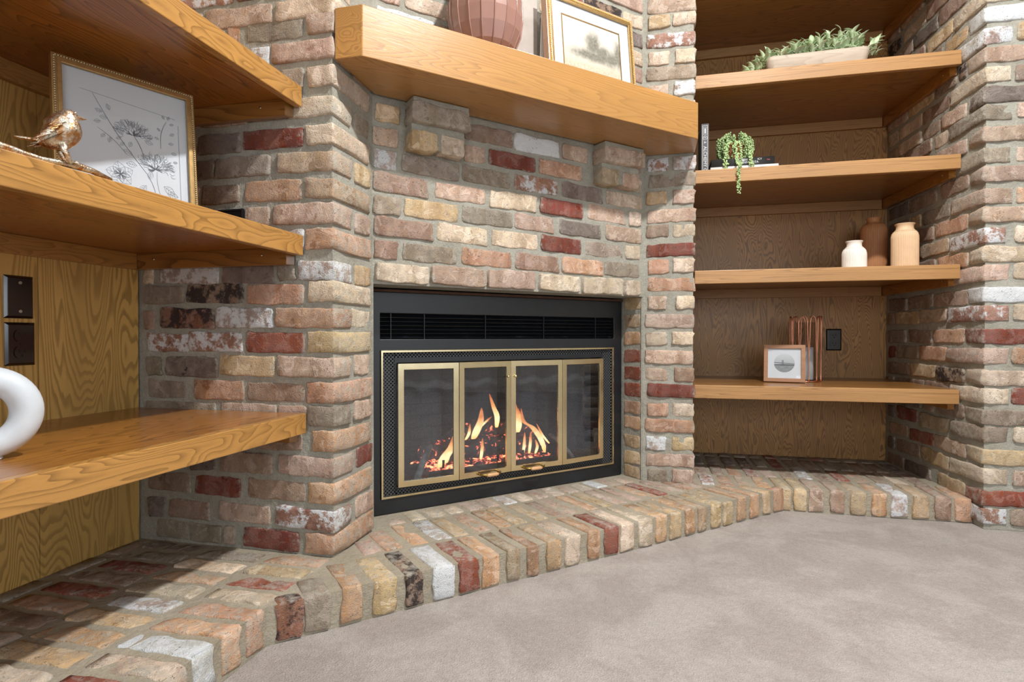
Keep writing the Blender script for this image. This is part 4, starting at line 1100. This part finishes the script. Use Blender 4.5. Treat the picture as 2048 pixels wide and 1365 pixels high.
for (u, v, a, L) in ((.12, .30, 2.9, .014), (.18, .34, 3.2, .016), (.20, .27, 1.9, .014), (.26, .42, .5, .013), (.10, .38, 3.4, .014), (.14, .48, -2.2, .012), (.2, .5, -1.8, .013), (.26, .5, .4, .012), (.34, .46, 2.0, .014), (.36, .52, -2.4, .012), (.58, .42, .1, .022), (.6, .46, -.3, .018), (.44, .5, -1.9, .014), (.9, .22, 1.2, .010), (.86, .22, 2.2, .009), (.92, .26, .3, .010), (.8, .34, 2.4, .009), (.92, .36, .6, .012), (.78, .42, 2.8, .010), (.9, .44, .2, .012), (.93, .52, -.1, .012), (.95, .6, .0, .010), (.82, .84, -.6, .028), (.86, .9, -.2, .024), (.45, .62, 2.6, .02), (.5, .7, 3.1, .022), (.6, .86, -2.2, .022), (.64, .8, 1.3, .02)):
    LN += leaf_out(U(u, v), a, L)
pc = U(0.30, 0.80)
for k in range(5):
    a = 0.5 + k*2*PI/5; LN += leaf_out(pc, a, 0.028, 0.42)
    for j in (-.25, 0, .25): DK.append(([pc, (pc[0] + 0.013*math.cos(a+j), pc[1] + 0.013*math.sin(a+j))], 0.0005))
strokes(fr1, 'pencil_drawing', LN, 0.0074, 'ink'); strokes(fr1, 'pencil_shading', DK, 0.0072, 'ink_dark')
strokes(fr1, 'ruled_border', [([(0.246, 0.02), (0.246, 0.235)], 0.0006), ([(0.05, 0.262), (0.24, 0.248)], 0.0004)], 0.0074, 'ink')

# landscape on the mantel
w2, h2 = 0.404, 0.33
def on_diag(s, off, z): v = Vector((X2, Y3, 0)) + E_*s + N_*off; return Vector((v.x, v.y, z))
fr2 = frame('picture_frame', 'gilt beaded frame with a faded landscape print, leaning on the mantel', on_diag(0.580, 0.112, MZT + 0.0042), RZ, math.radians(5.5), w2, h2, 0.022, 0.030, 'tan_wood', 'gold_bright', 'gold', 'mat_blue', 0.047, 0.0034, bead_off=0.42)
MB().sheet([0.066, 0.0705, w2-0.0705, w2-0.066], [0.066, 0.0705, h2-0.0705, h2-0.066], {(1, 1)}, 0.0050, 0.0066).build('print_fillet', 'gold', fr2)
p = MB().box(-0.133, 0.133, 0, 0.0012, 0, h2-0.14).build('print', 'landscape', fr2); p.location = (w2/2, 0.0066, 0.07)
MB().box(0.02, w2-0.02, 0.030, 0.034, 0.01, h2-0.01).build('back_board', 'white_paint', fr2)
MB().box(0.006, 0.030, 0.075, 0.079, 0.0, 0.25, Matrix.Rotation(math.radians(9), 4, 'X')).build('easel_leg', 'white_paint', fr2)

# small bridge photograph on the lowest right shelf
w3, h3 = 0.163, 0.162
fa = Vector((0.481, 2.700, SL['R4'] + 0.0035)); fb_ = Vector((0.641, 2.664, 0)); rz3 = math.atan2(fb_.y-fa.y, fb_.x-fa.x)
fr3 = frame('photo_frame', 'small walnut frame with a round photograph of a bridge, on the lowest right shelf', fa, rz3, math.radians(9), w3, h3, 0.0165, 0.017, 'walnut', None, None, 'paper', 0, 0)
n = 48; cxx, czz, rr = w3/2, h3*0.515, 0.0405
q = MB(); q.add([(0, 0, 0)] + [(rr*math.cos(2*PI*k/n), 0, rr*math.sin(2*PI*k/n)) for k in range(n)] + [(rr*math.cos(2*PI*k/n), 0.0006, rr*math.sin(2*PI*k/n)) for k in range(n)],
    [(0, 1+k, 1+(k+1) % n) for k in range(n)] + [(1+k, 1+n+k, 1+n+(k+1) % n, 1+(k+1) % n) for k in range(n)])
pr3 = q.build('photograph', 'bridge_print', fr3); pr3.location = (cxx, 0.0073, czz)
dk = plain('dark_photo_grey', '4c5357', 0.8)
strokes(pr3, 'bridge', [([(-0.040, 0.0015), (-0.02, 0.0), (0.02, -0.003), (0.0395, -0.0045)], 0.0013), ([(-0.0395, -0.0085), (0.0, -0.0085), (0.0395, -0.0085)], 0.0022),
    ([(-0.0085, 0.0125), (-0.0085, -0.0100)], 0.0009), ([(-0.0045, 0.0125), (-0.0045, -0.0100)], 0.0009), ([(-0.0085, 0.0085), (-0.0045, 0.0085)], 0.0007), ([(-0.0085, 0.004), (-0.0045, 0.004)], 0.0007)], -0.0004, dk)
MB().box(w3*0.42, w3*0.58, 0.040, 0.043, 0.0, 0.10, Matrix.Rotation(math.radians(10), 4, 'X')).build('easel_leg', 'walnut', fr3)

# ------------------------------------------------------------ vases
def ribbed_vase(label, x, y, z, r, h, neck_r, lip_r, mat, group='ribbed vases'):
    t = thing('ribbed_vase', label, 'vase', (x, y, z), 0, 'ribbed vases on the right shelf')
    s = h; sh = h - 0.030
    body = [(r*0.93, 0.0), (r*0.99, 0.004)] + [(r, 0.012 + (sh-0.04)*k/3) for k in range(4)] + [(r*0.985, sh-0.020), (r*0.93, sh-0.010), (r*0.82, sh-0.002)]
    MB().lathe(body, 208, flute=0.045, flute_n=52).build('body', mat, t)
    top = [(r*0.82, sh-0.002), (r*0.70, sh+0.0035), (neck_r*1.02, sh+0.008), (neck_r, sh+0.015), (neck_r*1.01, sh+0.021), (lip_r*0.97, h-0.003), (lip_r, h-0.001), (lip_r*0.985, h), (lip_r*0.9, h-0.002), (neck_r*0.9, h-0.012), (neck_r*0.85, sh)]
    MB().lathe(top, 54, cap=False).build('neck', mat, t)
    return t
ribbed_vase('short white ribbed vase, leftmost of the three vases', 0.822, 2.66, SL['R3'], 0.0465, 0.125, 0.028, 0.0325, 'cream_cer')
ribbed_vase('tall caramel brown ribbed vase behind the other two', 0.958, 2.85, SL['R3'], 0.0525, 0.252, 0.027, 0.031, 'brown_cer')
ribbed_vase('medium sand-coloured ribbed vase beside the brick wall', 1.015, 2.68, SL['R3'], 0.0495, 0.192, 0.031, 0.0365, 'tan_cer')

t = thing('facet_vase', 'dusty rose faceted ceramic vase on the mantel', 'vase', on_diag(0.322, 0.122, MZT))
nf = 18; prof = [(0.066, 0.0), (0.092, 0.030), (0.110, 0.075), (0.1165, 0.120), (0.1165, 0.168), (0.098, 0.215), (0.066, 0.285), (0.040, 0.345), (0.034, 0.375), (0.046, 0.395), (0.040, 0.395), (0.030, 0.37)]
m = MB(); m.lathe(prof, nf, smooth=False); m.build('body', 'rose_cer', t, bevel=0.0012, bseg=1)
for k in range(nf):
    a = 2*PI*k/nf
    tw = [0.35*max(0, (0.12-z))/0.12 for r, z in prof[:9]]
    MB().tube([((r+0.0004)*math.cos(a), (r+0.0004)*math.sin(a), z) for (r, z) in prof[:9]], 0.0022, 6).build('rib', 'rose_cer', t)

# white ring vase on the lowest left shelf
d = Vector((-1.079, 0.725, 0)); t = thing('ring_vase', 'matt white ring-shaped ceramic vase on the lowest left shelf', 'vase', (d.x, d.y, SL['L3']), math.atan2(0.83, 0.558)*0 + math.atan2(0.83*1.0, 0.558)-0.0)
t.rotation_euler = (0, 0, math.radians(56))
R_, r1 = 0.0565, 0.0215
m = MB(); n = 48; seg = 20
for i in range(n):
    a = 2*PI*i/n
    rr = r1*(1.0 + 0.12*math.cos(a-0.2))
    for k in range(seg):
        b = 2*PI*k/seg; q = R_ + rr*math.cos(b)
        m.v.append((q*math.cos(a), rr*1.05*math.sin(b), 0.0785 + q*math.sin(a)))
m.f = [(i*seg+k, i*seg+(k+1) % seg, ((i+1) % n)*seg+(k+1) % seg, ((i+1) % n)*seg+k) for i in range(n) for k in range(seg)]; m.sm = [True]*len(m.f)
m.build('ring_body', 'white_matt', t, smooth=True)
MB().lathe([(0.030, 0.118), (0.0245, 0.134), (0.019, 0.150), (0.0165, 0.168), (0.018, 0.182), (0.0165, 0.183), (0.013, 0.17), (0.012, 0.15)], 28, cap=False).build('neck', 'white_matt', t)
MB().lathe([(0.024, 0.0), (0.026, 0.002), (0.023, 0.006), (0.010, 0.010)], 28).build('foot', 'white_matt', t)

# ------------------------------------------------------------ golden birds on a branch
bt = thing('bird_ornament', 'worn gold-leaf branch with two standing birds, on the middle left shelf', 'ornament', (-0.925, 0.76, SL['L2']))
pts = []
for k in range(14):
    f = k/13; pts.append((0.004*math.sin(f*9), 0.055 - 0.36*f, 0.008 + 0.003*math.sin(f*14) + 0.004*f))
pts[0] = (0.004, 0.062, 0.0045)
MB().tube(pts, [0.0035] + [0.0052 + 0.0012*math.sin(k*1.7) for k in range(12)] + [0.004], 10).build('branch', 'goldleaf', bt)
MB().tube([(0.0, 0.0, 0.011), (-0.02, -0.03, 0.009), (-0.045, -0.05, 0.006)], [0.004, 0.0035, 0.002], 8).build('twig', 'goldleaf', bt)
def bird(px, py, yaw, s=1.0):
    b = MB(); n = 18; seg = 18
    # spine from rump to crown: (forward, up, half width, half height)
    sp = [(-0.030, 0.036, 0.004, 0.004), (-0.024, 0.040, 0.0125, 0.012), (-0.015, 0.046, 0.0215, 0.019), (-0.006, 0.053, 0.0275, 0.025), (0.000, 0.061, 0.0300, 0.0282), (0.003, 0.069, 0.0285, 0.0275),
          (0.005, 0.077, 0.0245, 0.0240), (0.007, 0.084, 0.0205, 0.0195), (0.0090, 0.091, 0.0180, 0.0150), (0.0095, 0.098, 0.0130, 0.0085), (0.0090, 0.1020, 0.004, 0.0020)]
    for i, (fx, uz, hw, hh_) in enumerate(sp):
        a = Vector(sp[max(i-1, 0)][:2]); c = Vector(sp[min(i+1, len(sp)-1)][:2]); d = (c-a).normalized(); q = Vector((-d.y, d.x))
        for k in range(seg):
            th = 2*PI*k/seg; o_ = q*(hh_*math.cos(th))
            b.v.append((hw*math.sin(th), fx + o_.x, uz + o_.y))
    m_ = len(sp)
    b.f = [(i*seg+k, (i+1)*seg+k, (i+1)*seg+(k+1) % seg, i*seg+(k+1) % seg) for i in range(m_-1) for k in range(seg)] + [tuple(range(seg)), tuple(reversed(range((m_-1)*seg, m_*seg)))]
    b.sm = [True]*len(b.f)
    T = Matrix.Translation((px, py, 0.0)) @ Matrix.Rotation(yaw, 4, 'Z') @ Matrix.Scale(s, 4)
    def fin(mb, name, par):
        mb.v = [tuple(T @ Vector(v)) for v in mb.v]; return mb.build(name, 'goldleaf', par)
    root = fin(b, 'bird_body', bt); sm_ = root.modifiers.new('smooth', 'SUBSURF'); sm_.levels = 1; sm_.render_levels = 1
    k = MB(); k.add([(-0.0065, 0.020, 0.0900), (0.0065, 0.020, 0.0900), (0, 0.020, 0.0965), (0, 0.020, 0.0850), (0, 0.0350, 0.0915)], [(0, 2, 4), (2, 1, 4), (1, 3, 4), (3, 0, 4), (0, 3, 1, 2)]); fin(k, 'beak', root)
    for sx in (-1, 1):
        w = MB(); pp = [(0.008, 0.080), (0.006, 0.062), (-0.008, 0.046), (-0.034, 0.032), (-0.028, 0.046), (-0.018, 0.064), (-0.004, 0.080)]
        cen = [(sx*(0.0300 - 0.0045*abs(q[0]-0.004)/0.03 - (0.010 if q[0] < -0.02 else 0)), q[0], q[1]) for q in pp]
        w.add(cen + [(c[0]-sx*0.005, c[1], c[2]) for c in cen], [tuple(range(7)), tuple(reversed(range(7, 14)))] + [(i, 7+i, 7+(i+1) % 7, (i+1) % 7) for i in range(7)])
        fin(w, 'wing', root)
        for j in range(5):
            fb2 = MB(); z = 0.070 - 0.006*j; y = -0.006 - 0.005*j
            fb2.tube([(sx*0.0305, y + 0.008, z + 0.002), (sx*0.0295, y - 0.004, z - 0.005), (sx*0.0255, y - 0.016, z - 0.012)], [0.002, 0.0024, 0.0010], 5); fin(fb2, 'feather', root)
        ey_ = MB(); ey_.ball((sx*0.0165, 0.0165, 0.0935), 0.0022, 8, 5); fin(ey_, 'eye', root)
        lg = MB(); lg.tube([(sx*0.013, 0.000, 0.038), (sx*0.014, 0.002, 0.029), (sx*0.013, 0.006, 0.020), (sx*0.010, 0.012, 0.010)], [0.0070, 0.0052, 0.0040, 0.0046], 9)
        fin(lg, 'leg', root)
        for da in (-0.5, 0.0, 0.5):
            cl = MB(); cl.tube([(sx*0.008, 0.012, 0.012), (sx*0.008 + 0.008*math.sin(da), 0.012 + 0.008*math.cos(da), 0.0125), (sx*0.008 + 0.012*math.sin(da), 0.012 + 0.012*math.cos(da), 0.009)], [0.003, 0.0024, 0.0012], 6); fin(cl, 'toe', root)
    tl = MB(); tl.add([(-0.006, -0.028, 0.043), (0.006, -0.028, 0.043), (0.007, -0.060, 0.040), (-0.007, -0.060, 0.040), (-0.006, -0.028, 0.039), (0.006, -0.028, 0.039), (0.006, -0.060, 0.0385), (-0.006, -0.060, 0.0385)], [(0, 1, 2, 3), (7, 6, 5, 4), (0, 4, 5, 1), (1, 5, 6, 2), (2, 6, 7, 3), (3, 7, 4, 0)]); fin(tl, 'tail', root)
bird(0.0, -0.022, -0.55, 0.97)
bird(0.0, -0.150, -0.1, 1.0)

# ------------------------------------------------------------ planter of sage leaves on the upper right shelf
px, py, pz = 0.652, 2.600, SL['R1']
pl = thing('planter', 'pale wood trough planter full of sage-green leaves, upper right shelf', 'planter', (px, py, pz), -0.02)
def rrect(hx, hy, r, n=5):
    out = []
    for cx, cy, a0 in ((hx-r, hy-r, 0), (-hx+r, hy-r, PI/2), (-hx+r, -hy+r, PI), (hx-r, -hy+r, 1.5*PI)):
        out += [(cx + r*math.cos(a0 + PI/2*k/n), cy + r*math.sin(a0 + PI/2*k/n)) for k in range(n+1)]
    return out
m = MB(); rings = [(0.165, 0.045, 0.0), (0.182, 0.055, 0.022), (0.190, 0.060, 0.060), (0.191, 0.061, 0.076), (0.184, 0.054, 0.078), (0.178, 0.048, 0.060)]
loops = [[(a, b, z) for a, b in rrect(hx, hy, 0.028)] for hx, hy, z in rings]; k0 = len(loops[0])
m.add([v for l in loops for v in l], [(i*k0+k, i*k0+(k+1) % k0, (i+1)*k0+(k+1) % k0, (i+1)*k0+k) for i in range(len(rings)-1) for k in range(k0)] + [tuple(reversed(range(k0))), tuple(range((len(rings)-1)*k0, len(rings)*k0))], True)
m.build('trough', 'pale_wood', pl)
def leaf_mesh(i):
    rs = random.Random(i); L, W = 1.0, 0.20 + 0.04*rs.random(); b = MB(); n = 6
    vs = []
    for k in range(n+1):
        t = k/n; w = W*(math.sin(PI*t**0.8)**0.8 if 0 < t < 1 else 0.02); c = 0.10*math.sin(PI*t) - 0.20*t*t
        for s, q in ((-1, 0.05), (0, 0.0), (1, 0.05)): vs.append((s*w, t*L, c + q*(w/W)))
    fs = []
    for k in range(n):
        for s in range(2): fs.append((3*k+s, 3*k+s+1, 3*k+3+s+1, 3*k+3+s))
    nv = len(vs); vs2 = [(x*0.96, y, z-0.014) for x, y, z in vs]
    fs += [tuple(nv + q for q in reversed(f)) for f in fs]
    for k in range(n):
        fs.append((3*k, 3*k+3, nv+3*k+3, nv+3*k)); fs.append((3*k+5, 3*k+2, nv+3*k+2, nv+3*k+5))
    me = bpy.data.meshes.new('leaf'); me.from_pydata(vs + vs2, [], fs); me.polygons.foreach_set('use_smooth', [True]*len(fs)); me.materials.append(M['leaf']); return me
LM = [leaf_mesh(i) for i in range(4)]
rs = random.Random(11); nl = 0
# height of the foliage outline along the trough, left low to right high
def top(u): return 0.085 + 0.075*min(1, max(0, (u+0.2)/0.32)) + 0.012*math.sin(u*60)
shoots = []
for k in range(34):
    u = -0.185 + 0.37*(k+0.5)/34 + rs.uniform(-0.006, 0.006); shoots.append((u, rs.uniform(-0.052, 0.02), top(u) + rs.uniform(-0.03, 0.006), rs.uniform(-0.35, 0.35)))
shoots += [(-0.205, -0.03, 0.055, -1.3), (-0.225, -0.035, 0.022, -1.5), (-0.19, -0.05, 0.065, -1.0), (-0.24, -0.03, 0.012, -1.6), (0.19, -0.03, 0.085, 1.1), (0.205, -0.02, 0.10, 0.9), (0.20, 0.0, 0.06, 1.3)]
for (u, v, h, ln) in shoots:
    tip = Vector((u + 0.02*ln, v - 0.006, h)); base = Vector((max(-0.16, min(0.16, u)), v*0.6, 0.062))
    MB().tube([base, (base + tip)/2 + Vector((0, 0, 0.008)), tip], [0.0016, 0.0014, 0.001], 5).build('stem', 'stem', pl)
    for q in range(7):
        if nl >= 290: break
        f = 0.25 + 0.75*q/6; p = base.lerp(tip, f); a = q*2.4 + rs.random(); el = 0.35 + 0.75*f + rs.uniform(-0.2, 0.2)
        o = bpy.data.objects.new('leaf', LM[nl % 4]); link(o, pl); nl += 1
        L = rs.uniform(0.034, 0.050)
        dirv = Vector((math.cos(a)*math.cos(el) + ln*0.5, math.sin(a)*math.cos(el) - 0.15, math.sin(el))).normalized()
        o.rotation_euler = dirv.to_track_quat('Y', 'Z').to_euler(); o.location = p; o.scale = (L*1.05, L, L)

# ------------------------------------------------------------ books and the trailing plant
z2 = SL['R2']
def book(label, loc, rz, w, d, h, mat, flat):
    """local: spine faces -y; upright: w thick, h tall; flat: w long, h thick"""
    t = thing('book', label, 'book', loc, rz)
    c = 0.0025
    if flat:
        m = MB(); m.box(0, w, 0, d, 0, c); m.box(0, w, 0, d, h-c, h)
        n = 6; arc = [(-0.004*math.sin(PI*k/n), h*k/n) for k in range(n+1)]
        m2 = MB(); m2.add([(x, y, z) for x in (0, w) for y, z in arc] + [(x, y+0.003, z) for x in (0, w) for y, z in arc], [(k, n+1+k, n+2+k, k+1) for k in range(n)] + [(2*n+2+k+1, 3*n+3+k+1, 3*n+3+k, 2*n+2+k) for k in range(n)] + [(k, k+1, 2*n+2+k+1, 2*n+2+k) for k in range(n)] + [(n+1+k+1, n+1+k, 3*n+3+k, 3*n+3+k+1) for k in range(n)], True)
        MB().box(0, w, 0, d, 0, c).build('cover', mat, t); MB().box(0, w, 0, d, h-c, h).build('cover', mat, t); m2.build('spine', mat, t)
        MB().box(0.004, w-0.004, 0.003, d-0.004, c, h-c).build('pages', 'page', t)
    else:
        MB().box(0, c, 0, d, 0, h).build('cover', mat, t); MB().box(w-c, w, 0, d, 0, h).build('cover', mat, t); MB().box(0, w, -0.002, 0.001, 0, h).build('spine', mat, t, bevel=0.001)
        MB().box(c, w-c, 0.001, d-0.004, 0.003, h-0.003).build('pages', 'page', t)
    return t
def text(s, parent, loc, size, mat, rot=(PI/2, 0, 0), name='lettering', sx=1.0):
    cu = bpy.data.curves.new(name, 'FONT'); cu.body = s; cu.size = size; cu.extrude = 0.00015; cu.align_x = 'CENTER'; cu.align_y = 'CENTER'
    tmp = bpy.data.objects.new('tmp', cu); COL.objects.link(tmp)
    dg = bpy.context.evaluated_depsgraph_get(); me = bpy.data.meshes.new_from_object(tmp.evaluated_get(dg)); bpy.data.objects.remove(tmp)
    me.materials.clear(); me.materials.append(M[mat]); o = bpy.data.objects.new(name, me); link(o, parent); o.location = loc; o.rotation_euler = rot; o.scale = (sx, 1, 1)
    o['kind'] = 'stuff'
    return o
bk = book('charcoal book with silver lettering, standing upright beside the flat books', (0.2075, 2.555, z2), 0, 0.030, 0.16, 0.2145, 'book_grey', False)
MB().sheet([0.004, 0.0052, 0.0248, 0.026], [0.004, 0.0052, 0.2055, 0.2067], {(1, 1)}, -0.0024, -0.0019).build('spine_border', 'silver_ink', bk)
MB().sheet([0.0085, 0.0093, 0.0207, 0.0215], [0.168, 0.169, 0.199, 0.200], {(1, 1)}, -0.0024, -0.0019).build('title_box', 'silver_ink', bk)
MB().box(0.0125, 0.0175, -0.0024, -0.0019, 0.173, 0.195).build('title_mark', 'silver_ink', bk)
q = MB(); n = 20; q.add([(0.015 + r_q*math.cos(2*PI*k/n), y, 0.155 + r_q*math.sin(2*PI*k/n)) for y in (-0.0024, -0.0019) for r_q in (0.0085, 0.0072) for k in range(n)], [(k, (k+1) % n, n+(k+1) % n, n+k) for k in range(n)]); q.build('emblem', 'silver_ink', bk)
text('+', bk, (0.015, -0.0022, 0.155), 0.016, 'silver_ink', name='emblem_cross'); text('&', bk, (0.015, -0.0022, 0.136), 0.013, 'silver_ink', (PI/2, PI/2, 0))
text('ALCHEMY O', bk, (0.015, -0.0022, 0.066), 0.0185, 'silver_ink', (PI/2, PI/2, 0), sx=1.05)
b1 = book('white book lying flat at the bottom of the stack', (0.243, 2.535, z2), 0.0, 0.262, 0.19, 0.0235, 'page', True)
b2 = book('glossy black book lying flat on the white book, under the plant', (0.247, 2.545, z2+0.0238), 0.0, 0.245, 0.175, 0.034, 'book_black', True)
text('MINNESOTA', b2, (0.148, -0.0042, 0.0135), 0.0125, 'silver_ink'); text('ICY', b2, (0.188, -0.0040, 0.0245), 0.011, 'silver_ink'); text('THE', b2, (0.135, -0.0040, 0.0245), 0.009, 'silver_ink')
text('no.', b2, (0.222, -0.0040, 0.021), 0.010, 'red_ink')
text('n o t e s', b1, (0.10, -0.0043, 0.0115), 0.009, 'ink'); 
pp = thing('trailing_plant', 'string-of-pearls plant in a terracotta pot on the stacked books, trailing over the shelf', 'plant', (0.350, 2.625, z2+0.0578))
pot = [(0.030, 0.0), (0.034, 0.006), (0.041, 0.070), (0.043, 0.071), (0.043, 0.080), (0.039, 0.080), (0.036, 0.060)]
MB().lathe(pot, 96, flute=0.06, flute_n=24).build('pot', 'terracotta', pp)
rs = random.Random(5); pearl = MB(); st_ = MB()
for k in range(84):
    a = 2*PI*k/84*1.0 + rs.uniform(-0.15, 0.15)
    if 0.9 < (a % (2*PI)) < 2.2 and k % 2: continue
    front = math.cos(a + PI/2)                       # 1 towards the viewer (-y)
    if abs(a - 4.30) < 0.14 or abs(a - 4.78) < 0.17: continue
    R1_ = rs.uniform(0.052, 0.070); zt = rs.uniform(0.088, 0.122); L = rs.uniform(0.07, 0.12)
    pts = [(0.02*math.cos(a), 0.02*math.sin(a), 0.078), (0.042*math.cos(a), 0.042*math.sin(a), zt), (R1_*math.cos(a), R1_*math.sin(a), zt-0.015)]
    zb = zt - 0.015 - L
    zb = max(zb, -0.045 if front > 0.80 else 0.004)
    for j in range(1, 6): pts.append(((R1_+0.004*math.sin(j))*math.cos(a) + 0.003*math.sin(j*2+k), (R1_+0.004*math.sin(j))*math.sin(a), zt - 0.015 - (zt-0.015-zb)*j/5))
    st_.tube(pts, 0.0009, 4)
    for i in range(len(pts)-1):
        p0 = Vector(pts[i]); p1 = Vector(pts[i+1]); nn = max(1, int((p1-p0).length/0.0065))
        for j in range(nn):
            c = p0.lerp(p1, j/nn) + Vector((rs.uniform(-1, 1), rs.uniform(-1, 1), rs.uniform(-0.4, 0.4)))*0.0042
            pearl.ball(c, rs.uniform(0.0030, 0.0042), 6, 4)
for (dx, dy, zb) in ((-0.008, -0.158, -0.165), (-0.002, -0.156, -0.150), (-0.045, -0.10, -0.062), (-0.052, -0.098, -0.055), (0.055, -0.100, -0.050), (0.048, -0.10, -0.055), (0.012, -0.105, -0.05)):
    pts = [(dx*0.5, -0.03, 0.085), (dx*0.8, -0.062, 0.07), (dx, -0.092, 0.0), (dx, dy, -0.045 if zb < -0.1 else -0.03), (dx, dy - 0.002, (zb-0.05)/2), (dx+0.002, dy-0.002, zb)]
    st_.tube(pts, 0.0011, 4)
    for i in range(len(pts)-1):
        p0 = Vector(pts[i]); p1 = Vector(pts[i+1]); nn = max(1, int((p1-p0).length/0.005))
        for j in range(nn+1):
            c = p0.lerp(p1, j/nn) + Vector((rs.uniform(-1, 1), rs.uniform(-0.6, 0.2), rs.uniform(-0.4, 0.4)))*0.0062
            pearl.ball(c, rs.uniform(0.003, 0.0042), 6, 4)
o = st_.build('stems', 'stem', pp); o['kind'] = 'stuff'; o = pearl.build('pearl_leaves', 'pearl', pp); o['kind'] = 'stuff'

# ------------------------------------------------------------ copper wire candle holder
cx, cy = 0.672, 2.800
ch = thing('candle_holder', 'copper hairpin-wire candle holder with a glass cylinder and white candle', 'candle holder', (cx, cy, SL['R4']))
nh = 11; Rh = 0.063; H_ = 0.288
for k in range(nh):
    a0 = 2*PI*k/nh + 0.12; w = 2*PI/nh
    pts = []
    for (f, z) in ((0.10, 0.004), (0.02, 0.012), (0.0, 0.03), (-0.0, 0.10), (0.12, 0.20), (0.16, 0.262), (0.24, 0.279), (0.38, 0.287), (0.5, 0.288), (0.62, 0.287), (0.76, 0.279), (0.84, 0.262), (0.88, 0.20), (1.0, 0.10), (1.0, 0.03), (0.98, 0.012), (0.90, 0.004)):
        a = a0 + w*f; pts.append((Rh*math.cos(a), Rh*math.sin(a), z))
    MB().tube(pts, 0.0021, 7).build('wire_loop', 'copper', ch)
MB().tube([(Rh*0.97*math.cos(2*PI*k/32), Rh*0.97*math.sin(2*PI*k/32), 0.0035) for k in range(32)], 0.002, 6, closed=True).build('base_ring', 'copper', ch)
MB().lathe([(0.0, 0.001), (0.062, 0.001), (0.062, 0.003), (0.0, 0.003)], 32, cap=False).build('base_plate', 'copper', ch)
MB().lathe([(0.036, 0.0035), (0.040, 0.006), (0.040, 0.262), (0.0385, 0.262), (0.0385, 0.007), (0.0, 0.006)], 40).build('glass_cylinder', 'clear_glass', ch)
MB().lathe([(0.032, 0.008), (0.0325, 0.010), (0.0325, 0.150), (0.030, 0.152), (0.004, 0.150), (0.0, 0.150)], 36).build('candle', 'candle', ch)
MB().tube([(0, 0, 0.149), (0.0005, 0, 0.155), (0.002, 0, 0.160)], 0.0009, 6).build('wick', 'black', ch)
